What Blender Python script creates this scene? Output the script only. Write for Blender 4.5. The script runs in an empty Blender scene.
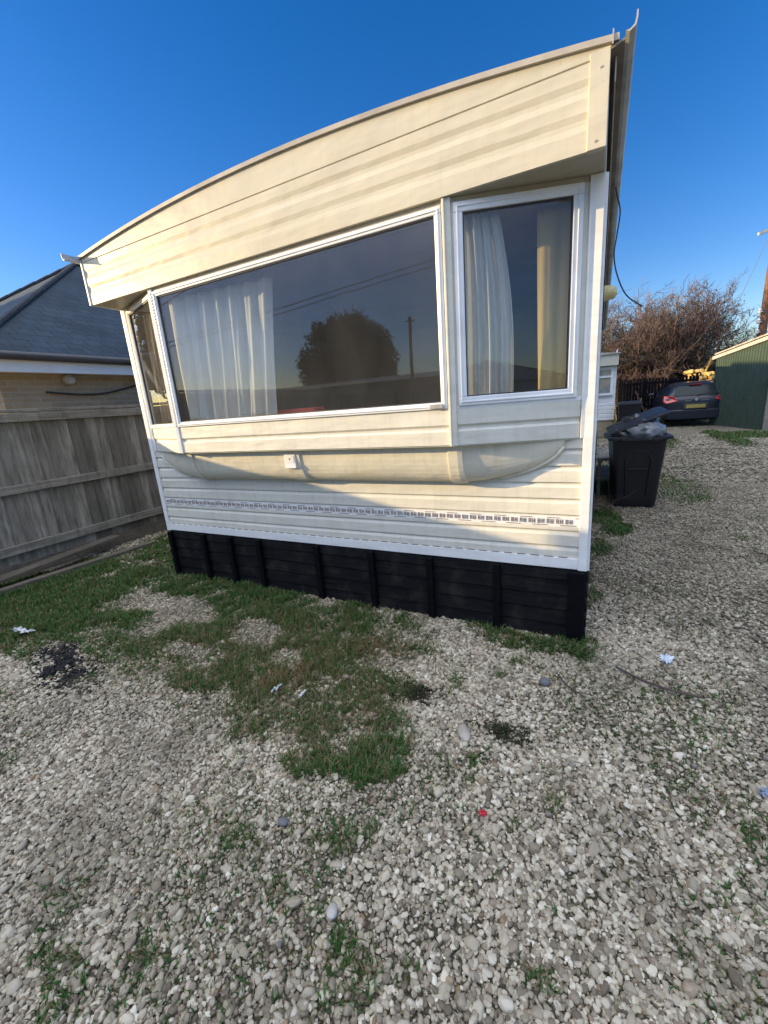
import bpy, math, random
import numpy as np
from mathutils import Vector, Matrix, Euler
R = math.radians
random.seed(7); rng = np.random.default_rng(7)
scene = bpy.context.scene
COL = scene.collection

# ------------------------------------------------------------------ camera
F_PX = 415.0; YAW = .484; PITCH = -.2525; ROLL = .079
fw = Vector((-math.sin(YAW)*math.cos(PITCH), math.cos(YAW)*math.cos(PITCH), math.sin(PITCH)))
r0 = Vector((math.cos(YAW), math.sin(YAW), 0)); u0 = r0.cross(fw)
rt = r0*math.cos(ROLL) - u0*math.sin(ROLL); up = u0*math.cos(ROLL) + r0*math.sin(ROLL)
cd = bpy.data.cameras.new("camera"); cam = bpy.data.objects.new("camera", cd); COL.objects.link(cam)
m = Matrix((rt, up, -fw)).transposed().to_4x4(); m.translation = Vector((.026, -2.49, 1.476))
cam.matrix_world = m
cd.sensor_fit = 'VERTICAL'; cd.sensor_height = 36; cd.lens = 36*F_PX/1024
cd.clip_start = .05; cd.clip_end = 3000
scene.camera = cam

# ------------------------------------------------------------------ light
SUN_EL = 12.0; SUN_AZ = 71.0            # degrees left of the -Y direction
sdir = Vector((-math.sin(R(SUN_AZ))*math.cos(R(SUN_EL)), -math.cos(R(SUN_AZ))*math.cos(R(SUN_EL)), math.sin(R(SUN_EL))))
sd = bpy.data.lights.new("sun", 'SUN'); sun = bpy.data.objects.new("sun", sd); COL.objects.link(sun)
sd.energy = 3.9; sd.angle = R(.55); sd.color = (1.0, .74, .38)
sun.rotation_euler = sdir.to_track_quat('Z', 'Y').to_euler()
w = bpy.data.worlds.new("World"); scene.world = w; w.use_nodes = True
nt = w.node_tree; nt.nodes.clear()
sky = nt.nodes.new('ShaderNodeTexSky'); sky.sky_type = 'NISHITA'; sky.sun_disc = False
sky.sun_elevation = R(SUN_EL); sky.sun_rotation = R(180 + SUN_AZ)
sky.air_density = 1.0; sky.dust_density = .3; sky.ozone_density = 1.5
SKY_T = (.66, .69, .98); ZENITH_FILL = (15, 15.2, 15.6)
hs = nt.nodes.new('ShaderNodeHueSaturation'); hs.inputs['Saturation'].default_value = 1.5
bg = nt.nodes.new('ShaderNodeBackground'); bg.inputs['Strength'].default_value = .11
wo = nt.nodes.new('ShaderNodeOutputWorld')
# clear azure sky in front; cloud-streaked overhead glow added to light the ground neutrally
def wn(t, **k):
    q = nt.nodes.new(t)
    for a, v in k.items(): setattr(q, a, v)
    return q
tint = wn('ShaderNodeMix', data_type='RGBA', blend_type='MULTIPLY'); tint.inputs[0].default_value = 1; tint.inputs[7].default_value = (SKY_T[0], SKY_T[1], SKY_T[2], 1)
nt.links.new(sky.outputs[0], hs.inputs['Color']); nt.links.new(hs.outputs[0], tint.inputs[6])
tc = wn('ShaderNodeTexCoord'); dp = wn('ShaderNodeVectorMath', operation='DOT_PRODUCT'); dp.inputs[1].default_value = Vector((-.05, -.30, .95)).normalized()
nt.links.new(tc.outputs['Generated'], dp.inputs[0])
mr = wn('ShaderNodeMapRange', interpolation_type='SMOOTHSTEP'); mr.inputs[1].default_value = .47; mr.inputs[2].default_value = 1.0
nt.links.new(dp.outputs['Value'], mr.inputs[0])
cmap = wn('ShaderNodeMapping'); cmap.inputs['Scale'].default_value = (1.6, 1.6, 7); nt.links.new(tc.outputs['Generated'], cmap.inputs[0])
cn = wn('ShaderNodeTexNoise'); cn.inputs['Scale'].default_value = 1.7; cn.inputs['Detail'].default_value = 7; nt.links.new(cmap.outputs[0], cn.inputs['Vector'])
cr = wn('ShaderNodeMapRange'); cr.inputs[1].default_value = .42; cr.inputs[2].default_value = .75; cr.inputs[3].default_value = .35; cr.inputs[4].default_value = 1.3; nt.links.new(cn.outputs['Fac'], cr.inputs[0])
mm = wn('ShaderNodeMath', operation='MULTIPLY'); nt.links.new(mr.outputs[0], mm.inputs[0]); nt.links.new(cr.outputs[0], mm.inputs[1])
cl = wn('ShaderNodeVectorMath', operation='SCALE'); cl.inputs[0].default_value = ZENITH_FILL; nt.links.new(mm.outputs[0], cl.inputs['Scale'])
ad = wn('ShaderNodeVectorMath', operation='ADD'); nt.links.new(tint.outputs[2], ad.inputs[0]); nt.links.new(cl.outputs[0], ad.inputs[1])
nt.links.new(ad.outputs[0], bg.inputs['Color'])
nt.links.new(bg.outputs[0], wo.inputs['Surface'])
scene.view_settings.view_transform = 'Standard'; scene.view_settings.look = 'None'
scene.view_settings.gamma = 1; scene.view_settings.use_curve_mapping = False
scene.view_settings.exposure = 1.15
scene.render.engine = 'CYCLES'
scene.cycles.max_bounces = 8; scene.cycles.transparent_max_bounces = 16

# ------------------------------------------------------------------ materials
class NT:
    def __init__(s, name):
        s.m = bpy.data.materials.new(name); s.m.use_nodes = True
        s.t = s.m.node_tree; s.b = s.t.nodes['Principled BSDF']; s.o = s.t.nodes['Material Output']
    def n(s, typ, **k):
        nd = s.t.nodes.new(typ)
        for a, v in k.items():
            if a[0] == '_': setattr(nd, a[1:], v)
            else:
                key = a.replace('__', ' ')
                nd.inputs[key].default_value = v
        return nd
    def l(s, a, b): s.t.links.new(a, b)
    def coord(s, scale=(1, 1, 1), kind='Object'):
        c = s.n('ShaderNodeTexCoord'); mp = s.n('ShaderNodeMapping'); mp.inputs['Scale'].default_value = scale
        s.l(c.outputs[kind], mp.inputs['Vector']); return mp.outputs[0]
    def noise(s, scale, detail=4, vec=None, rough=.55):
        nd = s.n('ShaderNodeTexNoise', Scale=scale, Detail=detail, Roughness=rough)
        if vec is not None: s.l(vec, nd.inputs['Vector'])
        return nd.outputs['Fac']
    def ramp(s, fac, stops):
        nd = s.n('ShaderNodeValToRGB'); cr = nd.color_ramp
        while len(cr.elements) < len(stops): cr.elements.new(.5)
        for e, (p, c) in zip(cr.elements, stops):
            e.position = p; e.color = (c, c, c, 1) if isinstance(c, (int, float)) else (*c, 1)
        s.l(fac, nd.inputs[0]); return nd.outputs[0]
    def mix(s, fac, a, b, mode='MIX'):
        nd = s.n('ShaderNodeMix', _data_type='RGBA', _blend_type=mode)
        for i, v in ((0, fac), (6, a), (7, b)):
            if hasattr(v, 'is_output') or isinstance(v, bpy.types.NodeSocket): s.l(v, nd.inputs[i])
            else: nd.inputs[i].default_value = v if i == 0 else (*v, 1)
        return nd.outputs[2]
    def bump(s, h, strength=.3, dist=.01, chain=None):
        nd = s.n('ShaderNodeBump', Strength=strength, Distance=dist); s.l(h, nd.inputs['Height'])
        if chain is not None: s.l(chain, nd.inputs['Normal'])
        s.l(nd.outputs[0], s.b.inputs['Normal']); return nd.outputs[0]
    def col(s, c):
        if isinstance(c, bpy.types.NodeSocket): s.l(c, s.b.inputs['Base Color'])
        else: s.b.inputs['Base Color'].default_value = (*c, 1)
    def set(s, **k):
        for a, v in k.items(): s.b.inputs[a.replace('_', ' ')].default_value = v
        return s.m

def simple(name, c, rough=.6, var=.25, scale=6, metal=0, bump=0, bscale=60, stretch=(1, 1, 1), spec=.5):
    t = NT(name); v = t.coord(stretch)
    f = t.noise(scale, 6, v)
    a = tuple(x*(1-var) for x in c); b = tuple(min(1, x*(1+var)) for x in c)
    t.col(t.ramp(f, [(.3, a), (.7, b)]))
    if bump: t.bump(t.noise(bscale, 4, v), bump, .004)
    return t.set(Roughness=rough, Metallic=metal, Specular_IOR_Level=spec)

def siding(name, c, dirt=.35):
    t = NT(name); v = t.coord((1, 1, 1)); vs = t.coord((9, 9, .7)); vh = t.coord((.6, 1, 14))
    base = t.ramp(t.noise(2.2, 5, v), [(.3, tuple(x*.93 for x in c)), (.7, c)])
    streak = t.ramp(t.noise(3, 6, vs), [(.50, 0.), (.68, 1.)])
    grime = t.ramp(t.noise(5, 8, v, .65), [(.5, 0.), (.72, 1.)])
    k = t.mix(dirt*.6, (0, 0, 0), streak); k2 = t.mix(dirt, (0, 0, 0), grime)
    col = t.mix(k, base, (c[0]*.62, c[1]*.58, c[2]*.48)); col = t.mix(k2, col, (c[0]*.72, c[1]*.68, c[2]*.55))
    speck = t.ramp(t.noise(70, 2, v), [(.70, 0.), (.78, 1.)])
    col = t.mix(t.mix(.35, (0, 0, 0), speck), col, (.25, .2, .12))
    t.col(col)
    b1 = t.bump(t.noise(1.6, 3, t.coord((1, 1, 3))), .6, .03)
    t.bump(t.noise(35, 3, vh), .06, .003, b1)
    return t.set(Roughness=.42, Specular_IOR_Level=.4)

M = {}
M['siding'] = siding('cream_siding', (.70, .675, .58), .30)
M['fascia'] = siding('cream_fascia', (.61, .565, .44), .16)
M['pan'] = siding('cream_moulding', (.72, .68, .55), .4)
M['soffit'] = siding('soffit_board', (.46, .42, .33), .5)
M['white'] = siding('white_trim', (.82, .82, .80), .15)
M['whitemetal'] = simple('white_window_frame', (.80, .81, .82), .35, .08, 8, spec=.6)
M['roofm'] = simple('roof_edge_metal', (.42, .38, .32), .5, .25, 5)
M['gutter'] = simple('gutter_grey', (.42, .40, .37), .5, .3, 8)
M['brownline'] = simple('ornament_brown', (.16, .10, .075), .6, .3, 40)
M['seal'] = simple('rubber_seal', (.05, .05, .05), .6, .2)
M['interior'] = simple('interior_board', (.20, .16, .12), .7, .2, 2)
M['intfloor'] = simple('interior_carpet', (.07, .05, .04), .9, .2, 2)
M['red'] = simple('red_fabric', (.50, .05, .03), .8, .15)
M['cable'] = simple('black_cable', (.03, .03, .03), .5, .1)
M['steel'] = simple('galvanised_steel', (.5, .5, .5), .4, .2, 10, metal=.7)
M['amber'] = simple('lamp_lens', (.62, .52, .25), .35, .1)

def blackwood():
    t = NT('black_painted_wood'); v = t.coord((1.2, 1.2, 30)); v1 = t.coord()
    f = t.noise(3, 6, v)
    c = t.ramp(f, [(.3, (.0035, .0035, .0045)), (.7, (.012, .012, .014))])
    d = t.ramp(t.noise(7, 6, v1), [(.50, 0.), (.70, 1.)])
    t.col(t.mix(t.mix(.6, (0, 0, 0), d), c, (.035, .031, .026)))
    t.bump(f, .5, .004)
    return t.set(Roughness=.7, Specular_IOR_Level=.12)
M['black'] = blackwood()
M['blackbatten'] = simple('black_batten', (.003, .003, .005), .7, .4, 20, bump=.3, spec=.12)

def fencewood(name, a, b, green=.35, vert=True):
    t = NT(name); v = t.coord((14, 14, 1.1) if vert else (14, .9, 14)); v1 = t.coord()
    at = t.n('ShaderNodeAttribute', _attribute_name='tone')
    f = t.noise(3, 8, v, .6)
    c = t.ramp(f, [(.3, a), (.7, b)])
    c = t.mix(at.outputs['Fac'], c, tuple(x*.55 for x in a))
    st = t.ramp(t.noise(2.3, 6, v1), [(.42, 0.), (.68, 1.)])
    c = t.mix(t.mix(green, (0, 0, 0), st), c, (.055, .07, .04))
    dk = t.ramp(t.noise(4, 6, t.coord((5, 5, 1))), [(.5, 0.), (.75, 1.)])
    c = t.mix(t.mix(.55, (0, 0, 0), dk), c, (.05, .045, .04))
    t.col(c); t.bump(f, .5, .006)
    return t.set(Roughness=.85, Specular_IOR_Level=.2)
M['fence'] = fencewood('weathered_fence_board', (.20, .18, .15), (.44, .41, .355))
M['rail'] = fencewood('weathered_fence_rail', (.18, .165, .135), (.37, .34, .29), .3, False)
M['oldplank'] = fencewood('old_plank', (.13, .11, .085), (.24, .2, .16), .3, False)

def glass(name, tint=(1, 1, 1), refl=1.0):
    t = NT(name); t.t.nodes.remove(t.b)
    ge = t.n('ShaderNodeNewGeometry'); dt = t.n('ShaderNodeVectorMath', _operation='DOT_PRODUCT'); t.l(ge.outputs['Incoming'], dt.inputs[0]); t.l(ge.outputs['Normal'], dt.inputs[1])
    def mth(op, x, y=None):
        q = t.n('ShaderNodeMath', _operation=op)
        for i, v in enumerate((x, y)):
            if v is None: continue
            if isinstance(v, (int, float)): q.inputs[i].default_value = v
            else: t.l(v, q.inputs[i])
        return q.outputs[0]
    fac = mth('ADD', mth('MULTIPLY', mth('POWER', mth('SUBTRACT', 1.0, mth('ABSOLUTE', dt.outputs['Value'])), 5.0), .94), .047)
    tr = t.n('ShaderNodeBsdfTransparent'); tr.inputs[0].default_value = (*tint, 1)
    gl = t.n('ShaderNodeBsdfGlossy', Roughness=.004); gl.inputs[0].default_value = (refl, refl, refl, 1)
    b = t.n('ShaderNodeBump', Strength=.04, Distance=.02)
    t.l(t.noise(1.3, 2, t.coord()), b.inputs['Height']); t.l(b.outputs[0], gl.inputs['Normal'])
    mx = t.n('ShaderNodeMixShader'); t.l(fac, mx.inputs[0]); t.l(tr.outputs[0], mx.inputs[1]); t.l(gl.outputs[0], mx.inputs[2])
    df = t.n('ShaderNodeBsdfDiffuse'); df.inputs[0].default_value = (.5, .5, .48, 1)
    m2 = t.n('ShaderNodeMixShader')
    t.l(t.ramp(t.noise(2.5, 5, t.coord((1, 1, .6))), [(.35, .018), (.8, .055)]), m2.inputs[0])
    t.l(mx.outputs[0], m2.inputs[1]); t.l(df.outputs[0], m2.inputs[2]); t.l(m2.outputs[0], t.o.inputs[0])
    return t.m
M['glass'] = glass('window_glass', (.93, .945, .95))
M['carglass'] = glass('car_glass', (.25, .28, .3))

def cloth(name, c, trans=.45):
    t = NT(name); t.col(t.ramp(t.noise(5, 3, t.coord((3, 3, .6))), [(.3, tuple(x*.86 for x in c)), (.7, c)]))
    t.bump(t.noise(180, 2, t.coord()), .1, .001)
    tl = t.n('ShaderNodeBsdfTranslucent'); tl.inputs[0].default_value = (*c, 1)
    mx = t.n('ShaderNodeMixShader'); mx.inputs[0].default_value = trans
    t.l(t.b.outputs[0], mx.inputs[1]); t.l(tl.outputs[0], mx.inputs[2]); t.l(mx.outputs[0], t.o.inputs[0])
    t.b.inputs['Roughness'].default_value = .9; return t.m
M['net'] = cloth('white_curtain_cloth', (.88, .87, .82), .45)
M['cream_cloth'] = cloth('cream_curtain_cloth', (.78, .64, .30), .45)
M['tan_cloth'] = cloth('tan_curtain_cloth', (.55, .45, .33), .4)

def brick(name, c1, c2, mortar, scale=1.0):
    t = NT(name); b = t.n('ShaderNodeTexBrick', Scale=1, Mortar__Size=.01, Brick__Width=.225, Row__Height=.075)
    b.inputs['Color1'].default_value = (*c1, 1); b.inputs['Color2'].default_value = (*c2, 1); b.inputs['Mortar'].default_value = (*mortar, 1)
    c = t.n('ShaderNodeTexCoord'); sp = t.n('ShaderNodeSeparateXYZ'); cb = t.n('ShaderNodeCombineXYZ'); ad = t.n('ShaderNodeMath', _operation='ADD')
    t.l(c.outputs['Object'], sp.inputs[0]); t.l(sp.outputs[0], ad.inputs[0]); t.l(sp.outputs[1], ad.inputs[1])
    t.l(ad.outputs[0], cb.inputs[0]); t.l(sp.outputs[2], cb.inputs[1]); t.l(cb.outputs[0], b.inputs['Vector'])
    n = t.ramp(t.noise(3, 6, t.coord()), [(.3, .75), (.7, 1.)])
    t.col(t.mix(1.0, b.outputs[0], n, 'MULTIPLY')); t.bump(b.outputs['Fac'], -.4, .006)
    return t.set(Roughness=.85)
M['brick'] = brick('beige_brick', (.42, .33, .2), (.36, .27, .16), (.4, .36, .28))
def slate():
    t = NT('slate_tiles'); b = t.n('ShaderNodeTexBrick', Scale=1, Mortar__Size=.008, Brick__Width=.24, Row__Height=.19)
    b.inputs['Color1'].default_value = (.020, .038, .054, 1); b.inputs['Color2'].default_value = (.030, .052, .070, 1); b.inputs['Mortar'].default_value = (.012, .014, .018, 1)
    uv = t.n('ShaderNodeUVMap'); t.l(uv.outputs[0], b.inputs['Vector'])
    n = t.ramp(t.noise(1.3, 6, t.coord()), [(.3, .7), (.7, 1.25)])
    c = t.mix(1.0, b.outputs[0], n, 'MULTIPLY')
    l = t.ramp(t.noise(14, 6, t.coord()), [(.6, 0.), (.7, 1.)])
    t.col(t.mix(t.mix(.45, (0, 0, 0), l), c, (.11, .12, .09)))
    t.bump(b.outputs['Fac'], -.8, .015)
    return t.set(Roughness=.7, Specular_IOR_Level=.3)
M['slate'] = slate()

def ground_mat():
    t = NT('gravel_ground'); v = t.coord()
    vo = t.n('ShaderNodeTexVoronoi', Scale=52, Randomness=1.0); t.l(v, vo.inputs['Vector'])
    ed = t.n('ShaderNodeTexVoronoi', _feature='DISTANCE_TO_EDGE', Scale=52, Randomness=1.0); t.l(v, ed.inputs['Vector'])
    sp = t.n('ShaderNodeSeparateColor'); t.l(vo.outputs['Color'], sp.inputs[0])
    st = t.ramp(sp.outputs[0], [(0, (.13, .11, .08)), (.35, (.31, .265, .195)), (.7, (.46, .405, .305)), (.9, (.62, .56, .44)), (1, (.27, .18, .09))])
    gap = t.ramp(ed.outputs['Distance'], [(.02, 0.), (.16, 1.)])
    soil = t.ramp(t.noise(9, 8, v), [(.3, (.045, .036, .025)), (.7, (.11, .088, .06))])
    c = t.mix(gap, soil, st)
    bare = t.ramp(t.noise(.9, 7, v, .6), [(.50, 0.), (.70, 1.)])
    c = t.mix(t.mix(.5, (0, 0, 0), bare), c, soil)
    gr = t.ramp(t.noise(.55, 8, t.coord((1, .35, 1)), .65), [(.52, 0.), (.66, 1.)])
    c = t.mix(t.mix(.55, (0, 0, 0), gr), c, (.05, .07, .022))
    # paler band across the drive and grass beyond it: position based
    s = t.n('ShaderNodeSeparateXYZ'); t.l(v, s.inputs[0])
    def band(sock, a, b, d, e):
        return t.ramp(t_map(sock, a, e), [(0, 0.), ((b-a)/(e-a), 1.), ((d-a)/(e-a), 1.), (1, 0.)])
    def t_map(sock, lo, hi):
        mr = t.n('ShaderNodeMapRange'); mr.inputs[1].default_value = lo; mr.inputs[2].default_value = hi
        t.l(sock, mr.inputs[0]); return mr.outputs[0]
    py = band(s.outputs[1], 7.0, 9.0, 12.5, 14.0); px = band(s.outputs[0], .9, 1.8, 3.6, 4.4)
    pale_band = t.mix(1.0, py, px, 'MULTIPLY')
    c = t.mix(t.mix(1.0, pale_band, t.ramp(t.noise(1.6, 6, v), [(.35, .2), (.6, .85)]), 'MULTIPLY'), c, (.30, .26, .19))
    far = t.ramp(t_map(s.outputs[1], 15.0, 18.0), [(0, 0.), (1, 1.)])
    c = t.mix(far, c, t.ramp(t.noise(3, 8, v), [(.3, (.03, .05, .015)), (.7, (.09, .10, .04))]))
    t.col(c)
    hgt = t.mix(1.0, gap, t.mix(.5, (1, 1, 1), sp.outputs[1]), 'MULTIPLY')
    t.bump(hgt, .8, .012)
    return t.set(Roughness=.85, Specular_IOR_Level=.25)
M['ground'] = ground_mat()

def stone_mat():
    t = NT('pebble'); at = t.n('ShaderNodeAttribute', _attribute_type='INSTANCER', _attribute_name='tone')
    c = t.ramp(at.outputs['Fac'], [(0, (.008, .008, .008)), (.05, (.10, .08, .055)), (.20, (.17, .135, .09)), (.42, (.35, .295, .205)), (.62, (.52, .45, .325)), (.82, (.70, .63, .48)), (.88, (.80, .74, .60)), (.90, (.28, .18, .09)), (.95, (.22, .205, .18)), (1, (.36, .27, .16))])
    n = t.ramp(t.noise(40, 4, t.coord()), [(.3, .72), (.7, 1.08)])
    c = t.mix(1.0, c, n, 'MULTIPLY')
    g = t.n('ShaderNodeNewGeometry'); pn = t.n('ShaderNodeTexNoise', Scale=1.6, Detail=5, Roughness=.6); t.l(g.outputs['Position'], pn.inputs['Vector'])
    mossy = t.ramp(pn.outputs['Fac'], [(.48, 0.), (.68, 1.)])
    c = t.mix(t.mix(.55, (0, 0, 0), mossy), c, (.105, .085, .05))
    t.col(c); t.bump(t.noise(90, 3, t.coord()), .15, .002)
    return t.set(Roughness=.62, Specular_IOR_Level=.35)
M['stone'] = stone_mat()

def leafy(name, stops, rough=.6, trans=.3):
    t = NT(name); at = t.n('ShaderNodeAttribute', _attribute_name='tone')
    c = t.ramp(at.outputs['Fac'], stops); t.col(c)
    tl = t.n('ShaderNodeBsdfTranslucent'); t.l(c, tl.inputs[0])
    mx = t.n('ShaderNodeMixShader'); mx.inputs[0].default_value = trans
    t.l(t.b.outputs[0], mx.inputs[1]); t.l(tl.outputs[0], mx.inputs[2]); t.l(mx.outputs[0], t.o.inputs[0])
    t.b.inputs['Roughness'].default_value = rough; t.b.inputs['Specular IOR Level'].default_value = .3; return t.m
M['grass'] = leafy('grass_blades', [(0, (.026, .095, .018)), (.5, (.058, .155, .028)), (.72, (.10, .135, .04)), (.80, (.17, .145, .07)), (.93, (.30, .22, .11)), (1, (.20, .07, .02))])
M['leaf'] = leafy('ivy_leaves', [(0, (.015, .028, .010)), (1, (.06, .075, .025))])
M['conifer'] = leafy('conifer_leaves', [(0, (.012, .02, .01)), (1, (.045, .055, .022))], .7, .15)
M['drytwig'] = simple('dry_twigs', (.095, .062, .054), .9, .35, 3)
M['greytwig'] = simple('grey_twigs', (.16, .135, .12), .9, .35, 3)
M['darktwig'] = simple('dark_twigs', (.085, .055, .05), .9, .35, 3)
M['deadweed'] = simple('dead_weed', (.045, .035, .022), 1, .4, 5, spec=.1)
M['bark'] = simple('bark', (.11, .09, .07), .9, .3, 9, bump=.4)
M['charcoal'] = simple('charred_earth', (.004, .004, .005), 1, .5, 30, spec=0)
M['binplastic'] = simple('dark_bin_plastic', (.010, .008, .011), .45, .25, 12, spec=.5)
M['bag'] = simple('black_bin_bag', (.02, .02, .024), .22, .2, 10, spec=.8)
M['greybag'] = simple('grey_bin_bag', (.16, .165, .18), .3, .25, 10, spec=.7)

# ------------------------------------------------------------------ mesh helpers
class MB:
    def __init__(s): s.v = []; s.f = []; s.tone = []; s.uv = None
    def add(s, vs, fs, tone=0.):
        n = len(s.v); s.v += [tuple(p) for p in vs]; s.f += [tuple(i+n for i in f) for f in fs]; s.tone += [tone]*len(vs)
    def box(s, x0, y0, z0, x1, y1, z1, tone=0., M4=None):
        vs = [Vector((x, y, z)) for x in (x0, x1) for y in (y0, y1) for z in (z0, z1)]
        if M4 is not None: vs = [M4 @ p for p in vs]
        s.add(vs, [(0, 1, 3, 2), (4, 6, 7, 5), (0, 4, 5, 1), (2, 3, 7, 6), (0, 2, 6, 4), (1, 5, 7, 3)], tone)
    def bar(s, a, b, wd, th, upv=(0, 0, 1), tone=0.):
        a = Vector(a); b = Vector(b); d = (b-a).normalized(); sx = d.cross(Vector(upv)).normalized(); su = sx.cross(d)
        vs = [p + sx*i*wd/2 + su*j*th/2 for p in (a, b) for i in (-1, 1) for j in (-1, 1)]
        s.add(vs, [(0, 1, 3, 2), (4, 6, 7, 5), (0, 4, 5, 1), (2, 3, 7, 6), (0, 2, 6, 4), (1, 5, 7, 3)], tone)
    def tube(s, pts, rad, n=6, tone=0., cap=True):
        pts = [Vector(p) for p in pts]; rs = rad if isinstance(rad, (list, tuple)) else [rad]*len(pts)
        base = len(s.v); vs = []; fs = []
        d0 = (pts[1]-pts[0]).normalized(); a = d0.orthogonal().normalized()
        for i, p in enumerate(pts):
            d = (pts[min(i+1, len(pts)-1)] - pts[max(i-1, 0)]).normalized()
            a = (a - d*a.dot(d)).normalized(); b = d.cross(a)
            for k in range(n):
                t = 2*math.pi*k/n; vs.append(p + (a*math.cos(t) + b*math.sin(t))*rs[i])
        for i in range(len(pts)-1):
            for k in range(n):
                fs.append((i*n+k, i*n+(k+1) % n, (i+1)*n+(k+1) % n, (i+1)*n+k))
        if cap: fs.append(tuple(range(n))[::-1]); fs.append(tuple((len(pts)-1)*n+k for k in range(n)))
        s.add(vs, fs, tone)
    def grid(s, rows, tone=0., close=False):
        nr = len(rows); nc = len(rows[0]); vs = [p for r in rows for p in r]; fs = []
        for i in range(nr-1):
            for j in range(nc-1 if not close else nc):
                fs.append((i*nc+j, i*nc+(j+1) % nc, (i+1)*nc+(j+1) % nc, (i+1)*nc+j))
        s.add(vs, fs, tone)
    def loft(s, rings, tone=0.):
        n = len(rings[0]); s.grid(rings, tone, True); base = len(s.v)-n*len(rings)
        s.f.append(tuple(base+k for k in range(n))[::-1]); s.f.append(tuple(base+(len(rings)-1)*n+k for k in range(n)))
    def prof(s, prof, a, b, nrm, thick=None):
        """profile [(offset along nrm, z)] swept straight from a to b (xy points), closed behind by 2 cm"""
        nv = Vector((nrm[0], nrm[1], 0)).normalized(); rows = []
        for p in (a, b):
            rows.append([Vector((p[0], p[1], 0)) + nv*o + Vector((0, 0, z)) for o, z in prof] +
                        [Vector((p[0], p[1], 0)) - nv*.02 + Vector((0, 0, prof[-1][1])), Vector((p[0], p[1], 0)) - nv*.02 + Vector((0, 0, prof[0][1]))])
        n = len(rows[0]); s.loft(rows)

def obj(name, mb, mat, parent=None, world=True, smooth=False, bevel=0, kind=None, solid=0):
    me = bpy.data.meshes.new(name); me.from_pydata([tuple(v) for v in mb.v], [], mb.f); me.update()
    at = me.attributes.new('tone', 'FLOAT', 'POINT'); at.data.foreach_set('value', np.array(mb.tone, np.float32))
    if smooth: me.polygons.foreach_set('use_smooth', [True]*len(me.polygons))
    me.materials.append(mat); o = bpy.data.objects.new(name, me); COL.objects.link(o)
    if parent is not None:
        o.parent = parent
        if world: o.location = -top_loc(parent)
    if bevel:
        b = o.modifiers.new('bevel', 'BEVEL'); b.width = bevel; b.segments = 2; b.limit_method = 'ANGLE'; b.angle_limit = R(40)
    if solid:
        b = o.modifiers.new('solid', 'SOLIDIFY'); b.thickness = solid
    if kind: o['kind'] = kind
    return o
def top_loc(p):
    return Vector(p.location) if p.type == 'EMPTY' else Vector((0, 0, 0))
def thing(name, label, cat, loc=(0, 0, 0), rz=0, group=None):
    o = bpy.data.objects.new(name, None); COL.objects.link(o); o.location = loc; o.rotation_euler = (0, 0, rz)
    o.empty_display_size = .2
    return tag(o, label, cat, group)
def tag(o, label, cat, group=None):
    o['label'] = label; o['category'] = cat
    if group: o['group'] = group
    return o
def vnoise(x, y, s, seed=0):
    x = np.asarray(x)*s; y = np.asarray(y)*s
    xi = np.floor(x).astype(int); yi = np.floor(y).astype(int); fx = x-xi; fy = y-yi
    fx = fx*fx*(3-2*fx); fy = fy*fy*(3-2*fy)
    def h(a, b):
        n = (a*374761393 + b*668265263 + seed*982451653) & 0x7fffffff
        n = ((n ^ (n >> 13))*1274126177) & 0x7fffffff
        return (n ^ (n >> 16)) % 10007/10007.
    return (h(xi, yi)*(1-fx)+h(xi+1, yi)*fx)*(1-fy) + (h(xi, yi+1)*(1-fx)+h(xi+1, yi+1)*fx)*fy
def fbm(x, y, s, seed=0, o=4):
    t = 0; a = 1; n = 0
    for i in range(o): t = t + a*vnoise(x, y, s*2**i, seed+i*17); n += a; a *= .55
    return t/n
# ------------------------------------------------------------------ ground
gm = MB()
def gz(x, y):      # gentle unevenness, none near the caravan wheels
    return 0.0
xs = [-600, -120, -40, -20, -12, -8, -5.4, -3, 0, 3, 6, 10, 20, 40, 120, 600]
gm.grid([[(x, y, 0) for x in xs] for y in xs])
obj('ground', gm, M['ground'], kind='structure')
# ------------------------------------------------------------------ CARAVAN
W = 3.66; ZB = .469; ZW = 2.43; ZE = 2.76; LEN = 9.0
van = thing('static_caravan', 'cream static caravan with slanted bay windows, ribbed siding and black wooden skirt, nearest the camera', 'caravan', (-W/2, 0, 0))
def P(name, mb, mat, **k): return obj(name, mb, mat, van, **k)
def lap_profile(z0, z1, pitch, dep=.011, phase=0):
    pr = [(0, z0)]; z = z0+phase+pitch*.72
    while z + .03 < z1:
        pr += [(.001, z-.026), (-dep*.75, z-.008), (-dep*.75, z+.004), (dep*.2, z+.006)]
        z += pitch
    pr.append((0, z1)); return pr
f_w = MB(); f_w.prof(lap_profile(ZB+.06, 1.23, .094), (-W, 0), (0, 0), (0, -1))
f_w.box(-W, .001, 1.23, -3.585, .02, ZW); f_w.box(-.05, .001, 1.23, 0, .02, ZW)
P('front_wall', f_w, M['siding'])
sw = MB()
for x, nx in ((0, 1), (-W, -1)):
    pr = lap_profile(ZB, ZE-.02, .094)
    sw.prof(pr, (x, 0.002), (x, LEN), (nx, 0))
P('side_wall', sw, M['siding'])
rw = MB(); rw.box(-W, LEN, ZB, 0, LEN+.03, ZE); P('rear_wall', rw, M['siding'])
ff = MB(); ff.box(-W+.02, .03, ZB+.02, -.02, LEN, ZB+.10); P('floor_deck', ff, M['intfloor'])
# interior
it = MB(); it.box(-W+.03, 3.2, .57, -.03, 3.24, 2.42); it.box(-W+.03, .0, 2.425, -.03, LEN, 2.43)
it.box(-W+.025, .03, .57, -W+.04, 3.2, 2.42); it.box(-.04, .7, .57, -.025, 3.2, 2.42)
P('interior_lining', it, M['interior'])
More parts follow.
